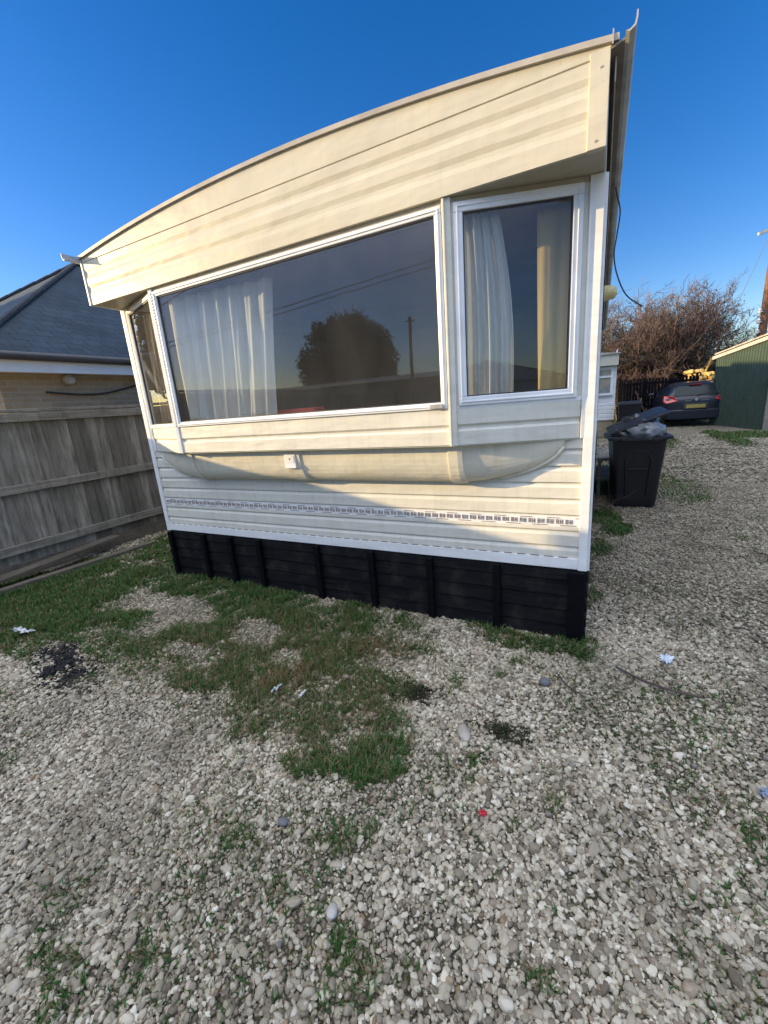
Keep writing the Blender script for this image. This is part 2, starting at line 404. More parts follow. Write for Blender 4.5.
# roof shell
def arch(x): u = (x+W/2)/(W/2); return .118*(1-u*u)
def rof(y0, y1, off0, off1, x0=-W-.03, x1=.03, n=28):
    mb = MB(); ring = lambda y: [Vector((x0+(x1-x0)*i/n, y, ZE+.03+arch(x0+(x1-x0)*i/n)+off1)) for i in range(n+1)] + \
                               [Vector((x0+(x1-x0)*i/n, y, ZE+.03+arch(x0+(x1-x0)*i/n)+off0)) for i in range(n, -1, -1)]
    mb.loft([ring(y0), ring(y1)]); return mb
P('roof', rof(-.235, LEN+.06, -.03, -.008), M['roofm'])
P('roof_edge', rof(-.254, -.2355, -.024, -.002), M['roofm'])
# front fascia: ribbed board under the arched top panel
fa = MB(); zs = [(0, ZW), (0, 2.505), (-.004, 2.530), (-.0045, 2.548), (.001, 2.572), (.001, 2.618), (-.004, 2.642), (-.0045, 2.660), (.001, 2.684), (.001, 2.732), (-.006, 2.7335), (-.006, 2.7385), (0, 2.740), (0, 2.755)]
fa.prof(zs, (-W-.01, -.24), (-.070, -.24), (0, -1))
P('fascia', fa, M['fascia'])
fc = MB(); fc.box(-.070, -.2475, ZW-.002, .003, -.215, 2.757); P('fascia_corner_panel', fc, M['fascia'], bevel=.002)
fl = MB(); fl.box(-W-.022, -.2475, ZW-.002, -W-.008, 0, 2.757); P('fascia_end', fl, M['white'])
fr_ = MB(); fr_.box(-.004, -.215, ZW-.002, .003, 0, 2.757); P('fascia_end', fr_, M['fascia'])
ft = MB(); n = 28; x0, x1 = -W-.02, .003
ft.loft([[Vector((x0+(x1-x0)*i/n, y, ZE-.012+arch(x0+(x1-x0)*i/n)+.02)) for i in range(n+1)] + [Vector((x0+(x1-x0)*i/n, y, 2.755)) for i in range(n, -1, -1)] for y in (-.239, -.22)])
P('fascia_arched_panel', ft, M['fascia'])
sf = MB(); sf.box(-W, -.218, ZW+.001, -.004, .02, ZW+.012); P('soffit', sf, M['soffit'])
for x, z in ((-.030, 2.70), (-.038, 2.455)):
    fs = MB(); fs.tube([(x, -.2475, z), (x, -.2505, z)], .0045, 8); P('fixing_screw', fs, M['gutter'])
# corner trims
for nm, x0, x1 in (('corner_trim', -.042, .006), ('corner_trim', -W-.006, -W+.042)):
    c = MB(); c.box(x0, -.014, ZB-.01, x1, .001, ZW-.001)
    if x1 > 0: c.box(.0045, .001, ZB-.01, .018, .05, ZW-.001)
    else: c.box(-W-.018, .001, ZB-.01, -W-.0045, .05, ZW-.001)
    P(nm, c, M['white'], bevel=.003)
bt = MB(); bt.box(-W+.042, -.012, ZB-.004, -.042, .001, ZB+.06); P('base_trim', bt, M['white'], bevel=.002)
x = -W+.08
while x < -.08: ds = MB(); ds.box(x, -.0135, ZB+.0635, x+.05, -.0115, ZB+.068); P('drip_slot', ds, M['brownline']); x += .078
# gutters
M['eave'] = simple('brown_eave_underside', (.20, .17, .14), .8, .35, 4)
def gutter_side(x0, sg, ya):
    def pr_(y, q): return [Vector((x0+sg*x, y, z)) for x, z in q]
    e = MB(); q = [(.004, 2.742), (.056, 2.758), (.058, 2.766), (.004, 2.752)]; e.loft([pr_(-.25, q), pr_(LEN+.05, q)]); P('eave_underside', e, M['eave'])
    g = MB(); q = [(.050, 2.748), (.064, 2.742), (.082, 2.752), (.088, 2.775), (.088, 2.797), (.083, 2.797), (.082, 2.777), (.078, 2.758), (.064, 2.748)]; g.loft([pr_(ya, q), pr_(LEN+.05, q)]); P('gutter', g, M['gutter'])
gutter_side(.0, 1, -.31); gutter_side(-W, -1, -.34)
bl = MB(); bl.loft([[Vector((x, -.262, 2.752)), Vector((x, -.235, 2.75)), Vector((x, -.238, 2.785)), Vector((x, -.256, 2.802))] for x in (.006, .011)]); P('roof_end_clip', bl, M['gutter'])
ev = MB(); ev.box(.0205, -.20, 2.66, .026, 3.6, 2.74); ev.box(.0205, 3.75, 2.60, .03, LEN, 2.74); P('eave_board', ev, M['gutter'])
# bay
BD = .215; XL0, XL1, XR0, XR1 = -3.585, -2.965, -.69, -.05
pts = [(XL0, -.004), (XL1, -BD), (XR0, -BD), (XR1, -.004)]
Z0, Z1, Z2 = 1.225, 1.425, 2.405
segs = [(pts[0], pts[1]), (pts[1], pts[2]), (pts[2], pts[3])]
def nrm(a, b):
    d = Vector((b[0]-a[0], b[1]-a[1], 0)).normalized(); return Vector((d.y, -d.x, 0)), d
bp_ = MB()
for a, b in segs:
    nv, d = nrm(a, b); e = .012
    bp_.prof([(0, Z0), (0, Z0+.075), (-.009, Z0+.088), (-.009, Z0+.10), (.001, Z0+.113), (.001, Z1-.012), (0, Z1)], (a[0]+d.x*e, a[1]+d.y*e), (b[0]-d.x*e, b[1]-d.y*e), (nv.x, nv.y))
P('bay_base_panel', bp_, M['siding'])
bh = MB()
for a, b in segs:
    nv, d = nrm(a, b); e = .012
    bh.prof([(0, Z2), (0, ZW)], (a[0]+d.x*e, a[1]+d.y*e), (b[0]-d.x*e, b[1]-d.y*e), (nv.x, nv.y))
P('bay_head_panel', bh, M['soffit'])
bs = MB(); bs.loft([[Vector((p[0]*1., p[1]+.004, z)) for p in [(XL0, .0), (XL1, -BD+.004), (XR0, -BD+.004), (XR1, .0)]] for z in (Z0-.008, Z0-.001)]); P('bay_floor', bs, M['siding'])
sl = MB(); sl.loft([[Vector((p[0]*1., p[1]+.03, z)) for p in [(XL0, .0), (XL1, -BD+.004), (XR0, -BD+.004), (XR1, .0)]] for z in (Z1-.03, Z1-.012)]); P('window_sill', sl, M['whitemetal'])
# posts at the bay corners
for (px, py), wd, lab in (((XR0, -BD), .042, 0), ((XL1, -BD), .036, 0), ((XR1+.002, -.006), .02, 0), ((XL0-.002, -.006), .02, 0)):
    c = MB(); c.loft([[Vector((px-wd/2, py-.012, z)), Vector((px+wd/2, py-.008, z)), Vector((px+wd/2, py+.03, z)), Vector((px-wd/2, py+.03, z))] for z in (Z0-.004, ZW-.001)])
    if abs(px-XR0) < .01: c.box(px-wd/2-.0, py-.019, Z0-.004, px-wd/2+.014, py-.010, ZW-.001); P('window_post', c, M['siding'], bevel=.003)
    else: P('window_post', c, M['white'], bevel=.003)
rs = MB()                                    # ribbed rubber strip on the left post
for k in range(46): z = Z1+.01+k*.0212; rs.box(XL1-.012, -BD-.017, z, XL1+.010, -BD-.0125, z+.011)
P('ribbed_strip', rs, M['whitemetal'])
def window(a, b, z0, z1, mf=.045, name='bay_window', e0=.022, e1=.022, tick=True):
    nv, d = nrm(a, b); L = math.hypot(b[0]-a[0], b[1]-a[1]); O = Vector((a[0], a[1], 0))
    def bx(mb, s0, s1, za, zb, o0, o1):
        vs = [O + d*s + nv*o + Vector((0, 0, z)) for s in (s0, s1) for o in (o0, o1) for z in (za, zb)]
        mb.add(vs, [(0, 1, 3, 2), (4, 6, 7, 5), (0, 4, 5, 1), (2, 3, 7, 6), (0, 2, 6, 4), (1, 5, 7, 3)])
    s0, s1 = e0, L-e1
    fr = MB()
    bx(fr, s0, s1, z0, z0+mf, -.02, .012); bx(fr, s0, s1, z1-mf, z1, -.02, .012)
    bx(fr, s0, s0+mf, z0+mf, z1-mf, -.02, .012); bx(fr, s1-mf, s1, z0+mf, z1-mf, -.02, .012)
    wn = P(name, fr, M['whitemetal'], bevel=.004)
    it = MB(); k = mf+.001; q = .022
    bx(it, s0+mf*.35, s1-mf*.35, z0+mf*.35, z0+mf*.35+.008, .0125, .017); bx(it, s0+mf*.35, s1-mf*.35, z1-mf*.35-.008, z1-mf*.35, .0125, .017)
    bx(it, s0+mf*.35, s0+mf*.35+.008, z0+mf*.36+.008, z1-mf*.36-.008, .0125, .017); bx(it, s1-mf*.35-.008, s1-mf*.35, z0+mf*.36+.008, z1-mf*.36-.008, .0125, .017)
    o = obj('frame_bead', it, M['whitemetal'], wn, world=False, bevel=.0015)
    sl_ = MB(); g = mf+.0005
    bx(sl_, s0+g, s1-g, z0+g, z0+g+.006, -.012, .003); bx(sl_, s0+g, s1-g, z1-g-.006, z1-g, -.012, .003)
    bx(sl_, s0+g, s0+g+.006, z0+g+.006, z1-g-.006, -.012, .003); bx(sl_, s1-g-.006, s1-g, z0+g+.006, z1-g-.006, -.012, .003)
    obj('seal', sl_, M['seal'], wn, world=False)
    gl = MB(); bx(gl, s0+g+.002, s1-g-.002, z0+g+.002, z1-g-.002, -.008, -.004)
    obj('pane', gl, M['glass'], wn, world=False)
    return wn
window(pts[0], pts[1], Z1+.002, Z2, .030, e0=.016, e1=.02)
window(pts[1], pts[2], Z1+.002, Z2, .036, e0=.022, e1=.028)
wR = window(pts[2], pts[3], Z1+.012, Z2, .046, e0=.03, e1=.036)
for a, b, e0, e1 in ((pts[2], pts[3], .012, .038), (pts[0], pts[1], .006, .022)):
    nv, d = nrm(a, b); L_ = math.hypot(b[0]-a[0], b[1]-a[1])
    for s0, s1 in ((0, e0+.02), (L_-e1-.006, L_)):
        c = MB(); c.prof([(.0, Z1), (.0, Z2)], (a[0]+d.x*s0, a[1]+d.y*s0), (a[0]+d.x*s1, a[1]+d.y*s1), (nv.x, nv.y)); P('window_jamb', c, M['siding'])
    c = MB(); c.prof([(.001, Z1-.003), (.001, Z1+.016)], (a[0]+d.x*.02, a[1]+d.y*.02), (b[0]-d.x*.01, b[1]-d.y*.01), (nv.x, nv.y)); P('window_cill', c, M['whitemetal'])
lt = MB(); lt.box(-.82, -BD-.026, Z1+.006, -.74, -BD-.0125, Z1+.030); obj('window_latch', lt, M['gutter'], van, bevel=.003)
# lower moulding (curved pan under the bay)
def dep(x):
    if x > XR0: return BD*max(0, (XR1-x)/(XR1-XR0))
    if x < XL1: return BD*max(0, (x-XL0)/(XL1-XL0))
    return BD
def panh(x):
    if x > XR0: u = (x-XR0)/.56; return .24*math.sqrt(max(0, 1-u*u))*(1-.12*u)
    if x < XL1: u = (XL1-x)/.56; return .24*math.sqrt(max(0, 1-u*u))*(1-.12*u)
    return .24
def panring(x, out=0., k=10):
    d = max(dep(x)*.66+out, .004+out); h = panh(x)+out
    ring = []
    for i in range(k+1):
        t = (math.pi/2)*i/k; c, s = math.cos(t)**.75, math.sin(t)**.9
        ring.append(Vector((x, -d*c-.003, Z0-.006-h*s)))
    ring.append(Vector((x, .004, Z0-.006-h))); ring.append(Vector((x, .004, Z0-.006)))
    return ring
pan = MB(); xs_ = [XL1-.56*math.sin(t*math.pi/2/14) for t in range(14, 0, -1)] + list(np.linspace(XL1, XR0, 40)) + [XR0+.56*math.sin(t*math.pi/2/14) for t in range(1, 15)]
pan.loft([panring(x) for x in xs_]); P('lower_moulding', pan, M['pan'], smooth=False)
for xa, xb, o in ((-.755, -.665, .010), (-1.975, -1.84, .008), (-3.01, -2.94, .010)):
    c = MB(); c.loft([panring(x, o) for x in np.linspace(xa, xb, 4)]); P('moulding_joint', c, M['pan'], bevel=.003)
for sg, xe in ((1, XR0), (-1, XL1)):          # rolled lip along the curved ends
    c = MB(); path = []
    for k in range(12):
        x = xe+sg*.56*(.35+.64*k/11); h = panh(x); path.append((x, -.008, Z0-.012-h))
    c.tube(path, .011, 8); P('moulding_lip', c, M['pan'], smooth=True)
ht = MB(); ht.box(-1.975, -BD*.68-.010, 1.085, -1.875, -BD*.68+.06, 1.185); ho = P('service_hatch', ht, M['whitemetal'], bevel=.004)
h2 = MB(); h2.box(-1.962, -BD*.68-.0125, 1.125, -1.888, -BD*.68-.0095, 1.172); obj('hatch_panel', h2, M['white'], ho, world=False, bevel=.001)
h2 = MB(); h2.box(-1.93, -BD*.68-.0145, 1.146, -1.922, -BD*.68-.0123, 1.158); obj('keyhole', h2, M['seal'], ho, world=False)
for x in (-2.70, -2.34, -1.66, -1.20):
    c = MB(); c.box(x-.026, -BD*.680-.006, 1.198, x+.026, -BD*.68+.03, 1.215); P('fixing_clip', c, M['pan'], bevel=.006)
# ornamental strip
orn = MB(); zc = .748; x = -W+.06; k = 0; y = -.0035
def ln(xa, za, xb, zb): orn.box(xa, y-.001, za, xb, y+.002, zb)
random.seed(3)
while x < -.07:
    s = .026; t = .0036
    ln(x, zc-s/2, x+t, zc+s/2); ln(x+s*.55-t, zc-s/2, x+s*.55, zc+s/2)
    ln(x+t, zc-t/2, x+s*.55-t, zc+t/2)
    if k % 2 == 0: ln(x+t, zc+s/2-t, x+s*.55-t, zc+s/2)
    if k % 3 == 0: ln(x+t, zc-s/2, x+s*.55-t, zc-s/2+t)
    x += .0215 if k % 2 == 0 else .029
    if k % 6 == 0: ln(x-.05, zc-.024, x+.035, zc-.021); ln(x+.03, zc+.020, x+.10, zc+.023)
    k += 1
P('ornamental_strip', orn, M['brownline'])
ob = MB(); ob.box(-W+.042, -.0025, zc-.032, -.042, .0005, zc+.032); P('strip_backing', ob, M['white'])
# skirt
sk = MB(); zb = 0
pr = []
for k in range(5):
    z = .0+k*.098; pr += [(.012, z), (.0, z+.094)]
sk.prof(pr, (-W+.03, .0), (.0, .0), (0, -1))
skirt = P('skirting', sk, M['black'])
sk2 = MB(); sk2.prof(pr, (.004, .002), (.004, LEN), (1, 0)); sk2.prof(pr, (-W+.03, .002), (-W+.03, LEN), (-1, 0)); P('side_skirting', sk2, M['black'])
for x in (-3.61, -3.156, -2.82, -2.485, -1.886, -1.402, -.951, -.501, -.045):
    wb = .045 if x < -.1 else .09
    c = MB(); c.box(x-wb/2, -.046, .004, x+wb/2, -.013, .455); obj('batten', c, M['blackbatten'], skirt, world=False, bevel=.003)
# wall lamp, cable
c = MB(); c.tube([(.02, 1.04, 2.10), (.05, 1.04, 2.10)], .05, 16); c.tube([(.05, 1.04, 2.10), (.085, 1.04, 2.10), (.10, 1.04, 2.10)], [.046, .04, .015], 16)
P('wall_lamp', c, M['amber'], smooth=False)
cb = MB(); A = [(.055, 1.1, 2.76), (.067, 1.1, 2.70), (.091, 1.1, 2.60), (.080, 1.1, 2.466), (.069, 1.1, 2.347), (.094, 1.1, 2.218), (.156, 1.1, 2.081), (.251, 1.1, 1.996)]
def spline(A, n=8):
    out = []; A = [Vector(a) for a in A]
    for i in range(len(A)-1):
        p0, p1, p2, p3 = A[max(i-1, 0)], A[i], A[i+1], A[min(i+2, len(A)-1)]
        for k in range(n):
            t = k/n; out.append(.5*((2*p1)+(p2-p0)*t+(2*p0-5*p1+4*p2-p3)*t*t+(3*p1-p0-3*p2+p3)*t**3))
    return out+[A[-1]]
c = MB(); c.tube(spline(A), .0045, 6); c.tube([A[-1], (.256, 1.1, 1.992)], .008, 6); P('hanging_cable', c, M['cable'], smooth=True)
# ------------------------------------------------------------------ curtains and sofa (seen through the glass)
def curtain(name, label, top, bot, ztop, zbot, amp, folds, mat, seed, droop=0, group=None):
    rr = random.Random(seed); ph = [rr.uniform(0, 6.28) for _ in range(6)]; rows = []
    n = 90; mN = 26
    for j in range(mN+1):
        v = j/mN; row = []
        for i in range(n+1):
            u = i/n; x = (top[0]*(1-v)+bot[0]*v)*(1-u) + (top[2]*(1-v)+bot[2]*v)*u; y = (top[1]*(1-v)+bot[1]*v)*(1-u) + (top[3]*(1-v)+bot[3]*v)*u
            x += bulge(v)*droop*u
            a = amp*(.55+.45*v)
            o = a*(math.sin(folds*6.28*u+ph[0]+.9*math.sin(3*v+ph[1])) + .45*math.sin(folds*2.3*6.28*u+ph[2]+2*v) + .3*math.sin(folds*.5*6.28*u+ph[3]-2.5*v))
            row.append(Vector((x, y+o*.7, ztop*(1-v)+zbot*v - .012*math.sin(9*u+ph[4])*v)))
        rows.append(row)
    mb = MB(); mb.grid(rows); o = obj(name, mb, mat, smooth=True, solid=.002)
    return tag(o, label, 'curtain', group)
def bulge(v): return math.sin(v*math.pi)
curtain('curtain', 'white net curtain bunched at the left end of the wide centre window', (-2.93, -.12, -1.97, -.05), (-2.94, -.12, -2.07, -.06), 2.36, 1.455, .034, 7, M['net'], 3)
curtain('curtain', 'white gathered curtain at the left edge of the right-hand bay window', (-.645, -.125, -.47, -.055), (-.64, -.125, -.40, -.03), 2.37, 1.46, .03, 3.8, M['net'], 5, .03)
curtain('curtain', 'pale yellow curtain hanging at the right edge of the right-hand bay window', (-.30, .04, -.055, .075), (-.28, .04, -.05, .07), 2.37, 1.46, .010, 2.0, M['cream_cloth'], 8)
curtain('curtain', 'beige curtain behind the narrow left side pane of the bay window', (-3.42, .02, -3.10, -.07), (-3.45, .02, -3.14, -.06), 2.36, 1.46, .022, 4, M['tan_cloth'], 9)
so = MB(); so.box(-2.36, .06, 1.10, -1.82, .22, 1.498)
tag(obj('sofa_back', so, M['red'], bevel=.02), 'red fabric sofa back just showing above the sill of the wide window', 'sofa')

# ------------------------------------------------------------------ fence on the left
def fence(y0, y1, x=-5.36, label='', h=1.72, seed=1):
    rr = random.Random(seed)
    t = thing('fence', label, 'fence', (x, (y0+y1)/2, 0))
    b = MB(); y = y0
    while y < y1:
        wd = rr.uniform(.085, .125); tn = rr.random()**1.5*.95; top = h-.04+rr.uniform(-.006, .006); lean = rr.uniform(-.004, .004)
        xo = rr.uniform(-.004, .004)
        vs = [Vector((x-.026+xo+dx + (.020 if k else 0), yy+lean*zz, zz)) for zz in (.13, top) for k, yy in enumerate((y, y+wd+.012)) for dx in (0, -.014)]
        b.add(vs, [(0, 1, 3, 2), (4, 6, 7, 5), (0, 4, 5, 1), (2, 3, 7, 6), (0, 2, 6, 4), (1, 5, 7, 3)], tn)
        y += wd
    obj('boards', b, M['fence'], t)
    def rail(z, hh, th, name='rail'):
        r = MB(); y = y0
        r.box(x-.012, y0, z-hh/2, x-.012+th, y1, z+hh/2); obj(name, r, M['rail'], t, bevel=.004)
    rail(h-.085, .085, .05); rail(.915, .085, .05); rail(.30, .09, .05)
    r = MB(); r.box(x-.035, y0, h-.03, x+.03, y1, h+.0); obj('top_cap', r, M['rail'], t, bevel=.004)
    r = MB(); r.box(x-.03, y0, .0, x+.0, y1, .15); obj('gravel_board', r, M['oldplank'], t, bevel=.004)
    y = y0+.3
    while y < y1:
        r = MB(); r.box(x-.125, y-.05, 0, x-.041, y+.05, h-.02); obj('post', r, M['rail'], t, bevel=.004); y += 2.7
fence(-1.82, 9.0, label='weathered close board fence with grey rails beside the cream caravan')
fence(-9.5, -1.825, h=1.90, seed=5, label='taller weathered close board fence behind the camera, continuing the one beside the caravan')
pl = MB(); pl.bar((-5.05, -1.35, .10), (-5.22, .35, .16), .16, .028, tone=.3)
tag(obj('loose_plank', pl, M['oldplank'], bevel=.003), 'old timber plank leaning along the foot of the fence', 'plank')
pl = MB(); pl.bar((-5.0, -1.2, .03), (-4.86, .55, .03), .09, .05, tone=.1)
tag(obj('loose_beam', pl, M['oldplank'], bevel=.004), 'weathered timber beam lying in the grass before the fence foot', 'plank')

# ------------------------------------------------------------------ bungalow on the left
def bungalow(name, label, cx, y0, y1, halfw, zeave, zridge, over=.35):
    t = thing(name, label, 'house', (cx, (y0+y1)/2, 0))
    wl = MB(); x0, x1 = cx-halfw+over, cx+halfw-over
    wl.box(x0, y0+over, 0, x1, y1-over, zeave-.12); obj('wall', wl, M['brick'], t)
    k = (zridge-zeave)/halfw
    E0, E1, E2, E3 = (cx+halfw, y0), (cx+halfw, y1), (cx-halfw, y1), (cx-halfw, y0)
    A0, A1 = Vector((cx, y0+halfw, zridge)), Vector((cx, y1-halfw, zridge))
    e = [Vector((p[0], p[1], zeave)) for p in (E0, E1, E2, E3)]
    me = bpy.data.meshes.new('roof')
    vs = e+[A0, A1]+[p-Vector((0, 0, .06)) for p in e]
    fs = [(0, 1, 5, 4), (1, 2, 5), (2, 3, 4, 5), (3, 0, 4), (6, 7, 1, 0), (7, 8, 2, 1), (8, 9, 3, 2), (9, 6, 0, 3), (9, 8, 7, 6)]
    me.from_pydata([tuple(v) for v in vs], [], fs); uv = me.uv_layers.new(name='UVMap')
    for p in me.polygons:
        nrm_ = p.normal; h = Vector((-nrm_.y, nrm_.x, 0)); h = h.normalized() if h.length > .01 else Vector((1, 0, 0)); vv = nrm_.cross(h)
        for li in p.loop_indices:
            c = me.vertices[me.loops[li].vertex_index].co; uv.data[li].uv = (c.dot(h), c.dot(vv))
    me.materials.append(M['slate']); ro = bpy.data.objects.new('roof', me); COL.objects.link(ro); ro.parent = t; ro.location = -Vector(t.location)
    hp = MB()
    for a, b in ((e[0], A0), (e[3], A0), (e[1], A1), (e[2], A1), (A0, A1)):
        n = int((b-a).length/.3)
        for i in range(n):
            p, q = a.lerp(b, i/n), a.lerp(b, (i+.96)/n); hp.tube([p+Vector((0, 0, .01)), q+Vector((0, 0, .02))], .045, 8)
    obj('ridge_tiles', hp, simple('dark_ridge_tile', (.025, .03, .035), .8, .3), ro, world=False)
    fb = MB(); fb.box(cx+halfw-.06, y0+.05, zeave-.24, cx+halfw-.035, y1-.05, zeave-.065); fb.box(cx-halfw+.05, y0+.04, zeave-.24, cx+halfw-.06, y0+.065, zeave-.065)
    fb.box(x1, y0+.07, zeave-.22, cx+halfw-.06, y1-.05, zeave-.20); obj('fascia_board', fb, M['white'], t)
    g = MB(); g.tube([(cx+halfw+.03, y0-.03, zeave-.045), (cx+halfw+.03, y1, zeave-.045)], .055, 10); g.tube([(cx-halfw, y0-.03, zeave-.045), (cx+halfw+.03, y0-.03, zeave-.045)], .055, 10)
    for y in (2.2, 4.0): g.box(cx+halfw-.03, y, zeave-.13, cx+halfw+.09, y+.03, zeave-.01)
    obj('gutter', g, simple('dark_gutter', (.03, .03, .035), .4), t, smooth=True)
    return t
hb = bungalow('bungalow', 'brick bungalow with dark slate hipped roof behind the weathered fence', -10.5, .05, 13, 3.72, 2.5, 5.0)
c = MB(); c.tube(spline([(-7.08, .9, 2.02), (-7.08, 1.5, 1.98), (-7.08, 2.0, 2.05), (-7.08, 2.8, 2.27), (-7.0, 2.9, 2.28)]), .014, 6); obj('wall_cable', c, M['cable'], hb, smooth=True)
c = MB(); c.tube([(-7.12, 1.22, 2.19), (-7.0, 1.22, 2.19), (-6.95, 1.22, 2.16)], [.07, .075, .04], 14); obj('wall_light', c, M['gutter'], hb, smooth=True)

# ------------------------------------------------------------------ second caravan far right-back
v2 = thing('static_caravan', 'distant white static caravan with a cream top panel, behind the bin', 'caravan', (-1.3, 11.8, 0))
def box2(name, a, mat, **k):
    mb = MB(); mb.box(*a); return obj(name, mb, mat, v2, **k)
mb = MB(); mb.prof(lap_profile(.52, 2.12, .11), (-3.1, 11.8), (.43, 11.8), (0, -1)); obj('front_wall', mb, M['white'], v2)
mb = MB(); mb.prof(lap_profile(.52, 2.5, .11), (.43, 11.8), (.43, 15.6), (1, 0)); obj('side_wall', mb, M['white'], v2)
box2('fascia', (-3.13, 11.58, 2.06, .46, 11.82, 2.36), M['fascia'])
mb = MB(); mb.loft([[Vector((-3.16+3.66*i/12, y, 2.361+.02+.10*(1-((i-6)/6)**2))) for i in range(13)]+[Vector((0.50, y, 2.361)), Vector((-3.16, y, 2.361))] for y in (11.53, 15.65)]); obj('roof', mb, M['roofm'], v2)
box2('brick_base', (-3.05, 11.83, 0, .38, 15.4, .52), M['brick'])
box2('rear_wall', (-3.1, 15.6, .52, .43, 15.63, 2.35), M['white'])
def van2_window(x0, x1):
    fr = MB()
    for a in ((x0, 1.24, x1, 1.30), (x0, 1.96, x1, 2.03), (x0, 1.30, x0+.07, 1.96), (x1-.07, 1.30, x1, 1.96), (x0+.07, 1.74, x1-.07, 1.79)): fr.box(a[0], 11.73, a[1], a[2], 11.785, a[3])
    wn = obj('window', fr, M['whitemetal'], v2)
    g = MB(); g.box(x0+.07, 11.755, 1.30, x1-.07, 11.765, 1.96); obj('pane', g, M['glass'], wn, world=False)
    g = MB(); g.box(x0+.07, 11.776, 1.30, x1-.07, 11.784, 1.96); obj('blind', g, simple('grey_blind', (.3, .32, .33)), wn, world=False)
van2_window(-.45, .36); van2_window(-2.4, -.9)

# ------------------------------------------------------------------ wheelie bin with bags
bn = thing('wheelie_bin', 'dark wheelie bin with its lid propped open on rubbish bags, beside the caravan', 'bin', (.45, 3.55, 0), R(4))
def rr_ring(w, d, z, r=.05, x=0, y=0, k=4):
    pts = []
    for cx_, cy_, a0 in ((w/2-r, d/2-r, 0), (-w/2+r, d/2-r, 90), (-w/2+r, -d/2+r, 180), (w/2-r, -d/2+r, 270)):
        for i in range(k+1):
            a = R(a0+90*i/k); pts.append(Vector((x+cx_+r*math.cos(a), y+cy_+r*math.sin(a), z)))
    return pts
b = MB(); b.loft([rr_ring(.44, .50, .03), rr_ring(.46, .52, .10), rr_ring(.50, .58, .45), rr_ring(.56, .66, .86)]); obj('body', b, M['binplastic'], bn, world=False, bevel=.004)
b = MB(); b.loft([rr_ring(.60, .72, .845, .06), rr_ring(.66, .76, .85, .06), rr_ring(.66, .76, .885, .06), rr_ring(.60, .72, .89, .06)]); b.box(-.20, -.42, .845, .20, -.37, .875); obj('rim', b, M['binplastic'], bn, world=False, bevel=.003)
b = MB()
for k in range(13):
    a0, a1 = math.pi*k/12, math.pi*(k+1)/12
    if k < 12: b.bar((-.13*math.cos(a0), -.298-.02*(.60+.1*math.sin(a0)), .60+.12*math.sin(a0)), (-.13*math.cos(a1), -.298-.02*(.60+.1*math.sin(a1)), .60+.12*math.sin(a1)), .016, .02, (0, -1, 0))
b.bar((-.13, -.312, .60), (-.11, -.272, .18), .016, .022, (0, -1, 0)); b.bar((.13, -.312, .60), (.11, -.272, .18), .016, .022, (0, -1, 0))
b.bar((-.10, -.300, .50), (.10, -.300, .50), .016, .03, (0, -1, 0)); obj('front_rib', b, M['binplastic'], bn, world=False, bevel=.004)
for sx in (-1, 1):
    b = MB(); b.tube([(sx*.20, .25, .10), (sx*.26, .25, .10)], .10, 20); obj('wheel', b, M['seal'], bn, world=False, bevel=.01)
b = MB(); b.tube([(-.24, .40, .84), (.24, .40, .84)], .014, 8); obj('handle', b, M['binplastic'], bn, world=False)
b = MB(); rows = []
Ml = Matrix.Translation((-.30, .0, .925)) @ Matrix.Rotation(R(-22), 4, 'Y') @ Matrix.Rotation(R(5), 4, 'X')
b = MB(); tp = []
for (sw_, sd_, z_) in ((.60, .52, 0), (.64, .56, .004), (.64, .56, .016), (.58, .50, .028), (.42, .38, .036)): tp.append([Ml @ (p+Vector((.31, 0, 0))) for p in rr_ring(sw_, sd_, z_, .07)])
b.loft(tp); obj('lid', b, simple('lid_plastic', (.012, .012, .016), .45, .3, spec=.4), bn, world=False, bevel=.003)
def blob(c, s, seed, amp=.16, n=22, mdet=14, sharp=1):
    mb = MB(); rows = []
    rr = random.Random(seed); ph = [[rr.uniform(-3, 3) for _ in range(4)] for _ in range(8)]
    for i in range(mdet+1):
        th = math.pi*i/mdet; row = []
        for j in range(n):
            f = 2*math.pi*j/n; d = Vector((math.sin(th)*math.cos(f), math.sin(th)*math.sin(f), math.cos(th)))
            q = sum(math.sin(3.2*(p[0]*d.x+p[1]*d.y+p[2]*d.z)+p[3]) * (1 if k < 4 else .5) for k, p in enumerate(ph))/5
            q = q if not sharp else (abs(q)*2-.5)
            row.append(Vector((c[0]+d.x*s[0]*(1+amp*q), c[1]+d.y*s[1]*(1+amp*q), c[2]+d.z*s[2]*(1+amp*q))))
        rows.append(row)
    mb.grid(rows, close=True); return mb
tag(obj('rubbish_bag', blob((.53, 3.38, .93), (.20, .24, .13), 4, .3), M['greybag'], smooth=True), 'shiny grey rubbish bag stuffed under the open bin lid', 'rubbish bag')
tag(obj('rubbish_bag', blob((.50, 3.66, .97), (.22, .18, .15), 9, .35), M['bag'], smooth=True), 'glossy black rubbish bag bulging up at the back of the open bin', 'rubbish bag')
tag(obj('rubbish_bag', blob((.33, 3.45, .89), (.16, .24, .10), 6, .3), M['bag'], smooth=True), 'black rubbish bag at the left inside the open bin', 'rubbish bag')
# timber step and weeds between caravan and bin
ts = thing('wooden_step', 'low grey timber step against the caravan side, left of the bin', 'step', (.12, 4.3, 0))
mb = MB(); mb.box(.03, 3.9, .50, .42, 4.9, .54); obj('tread', mb, M['rail'], ts, bevel=.004)
mb = MB(); mb.box(.03, 3.88, .25, .60, 4.9, .28); obj('tread', mb, M['rail'], ts, bevel=.004)
for y in (3.95, 4.85):
    for x in (.05, .36): mb = MB(); mb.box(x, y-.03, 0, x+.04, y+.03, .50); obj('leg', mb, M['rail'], ts)

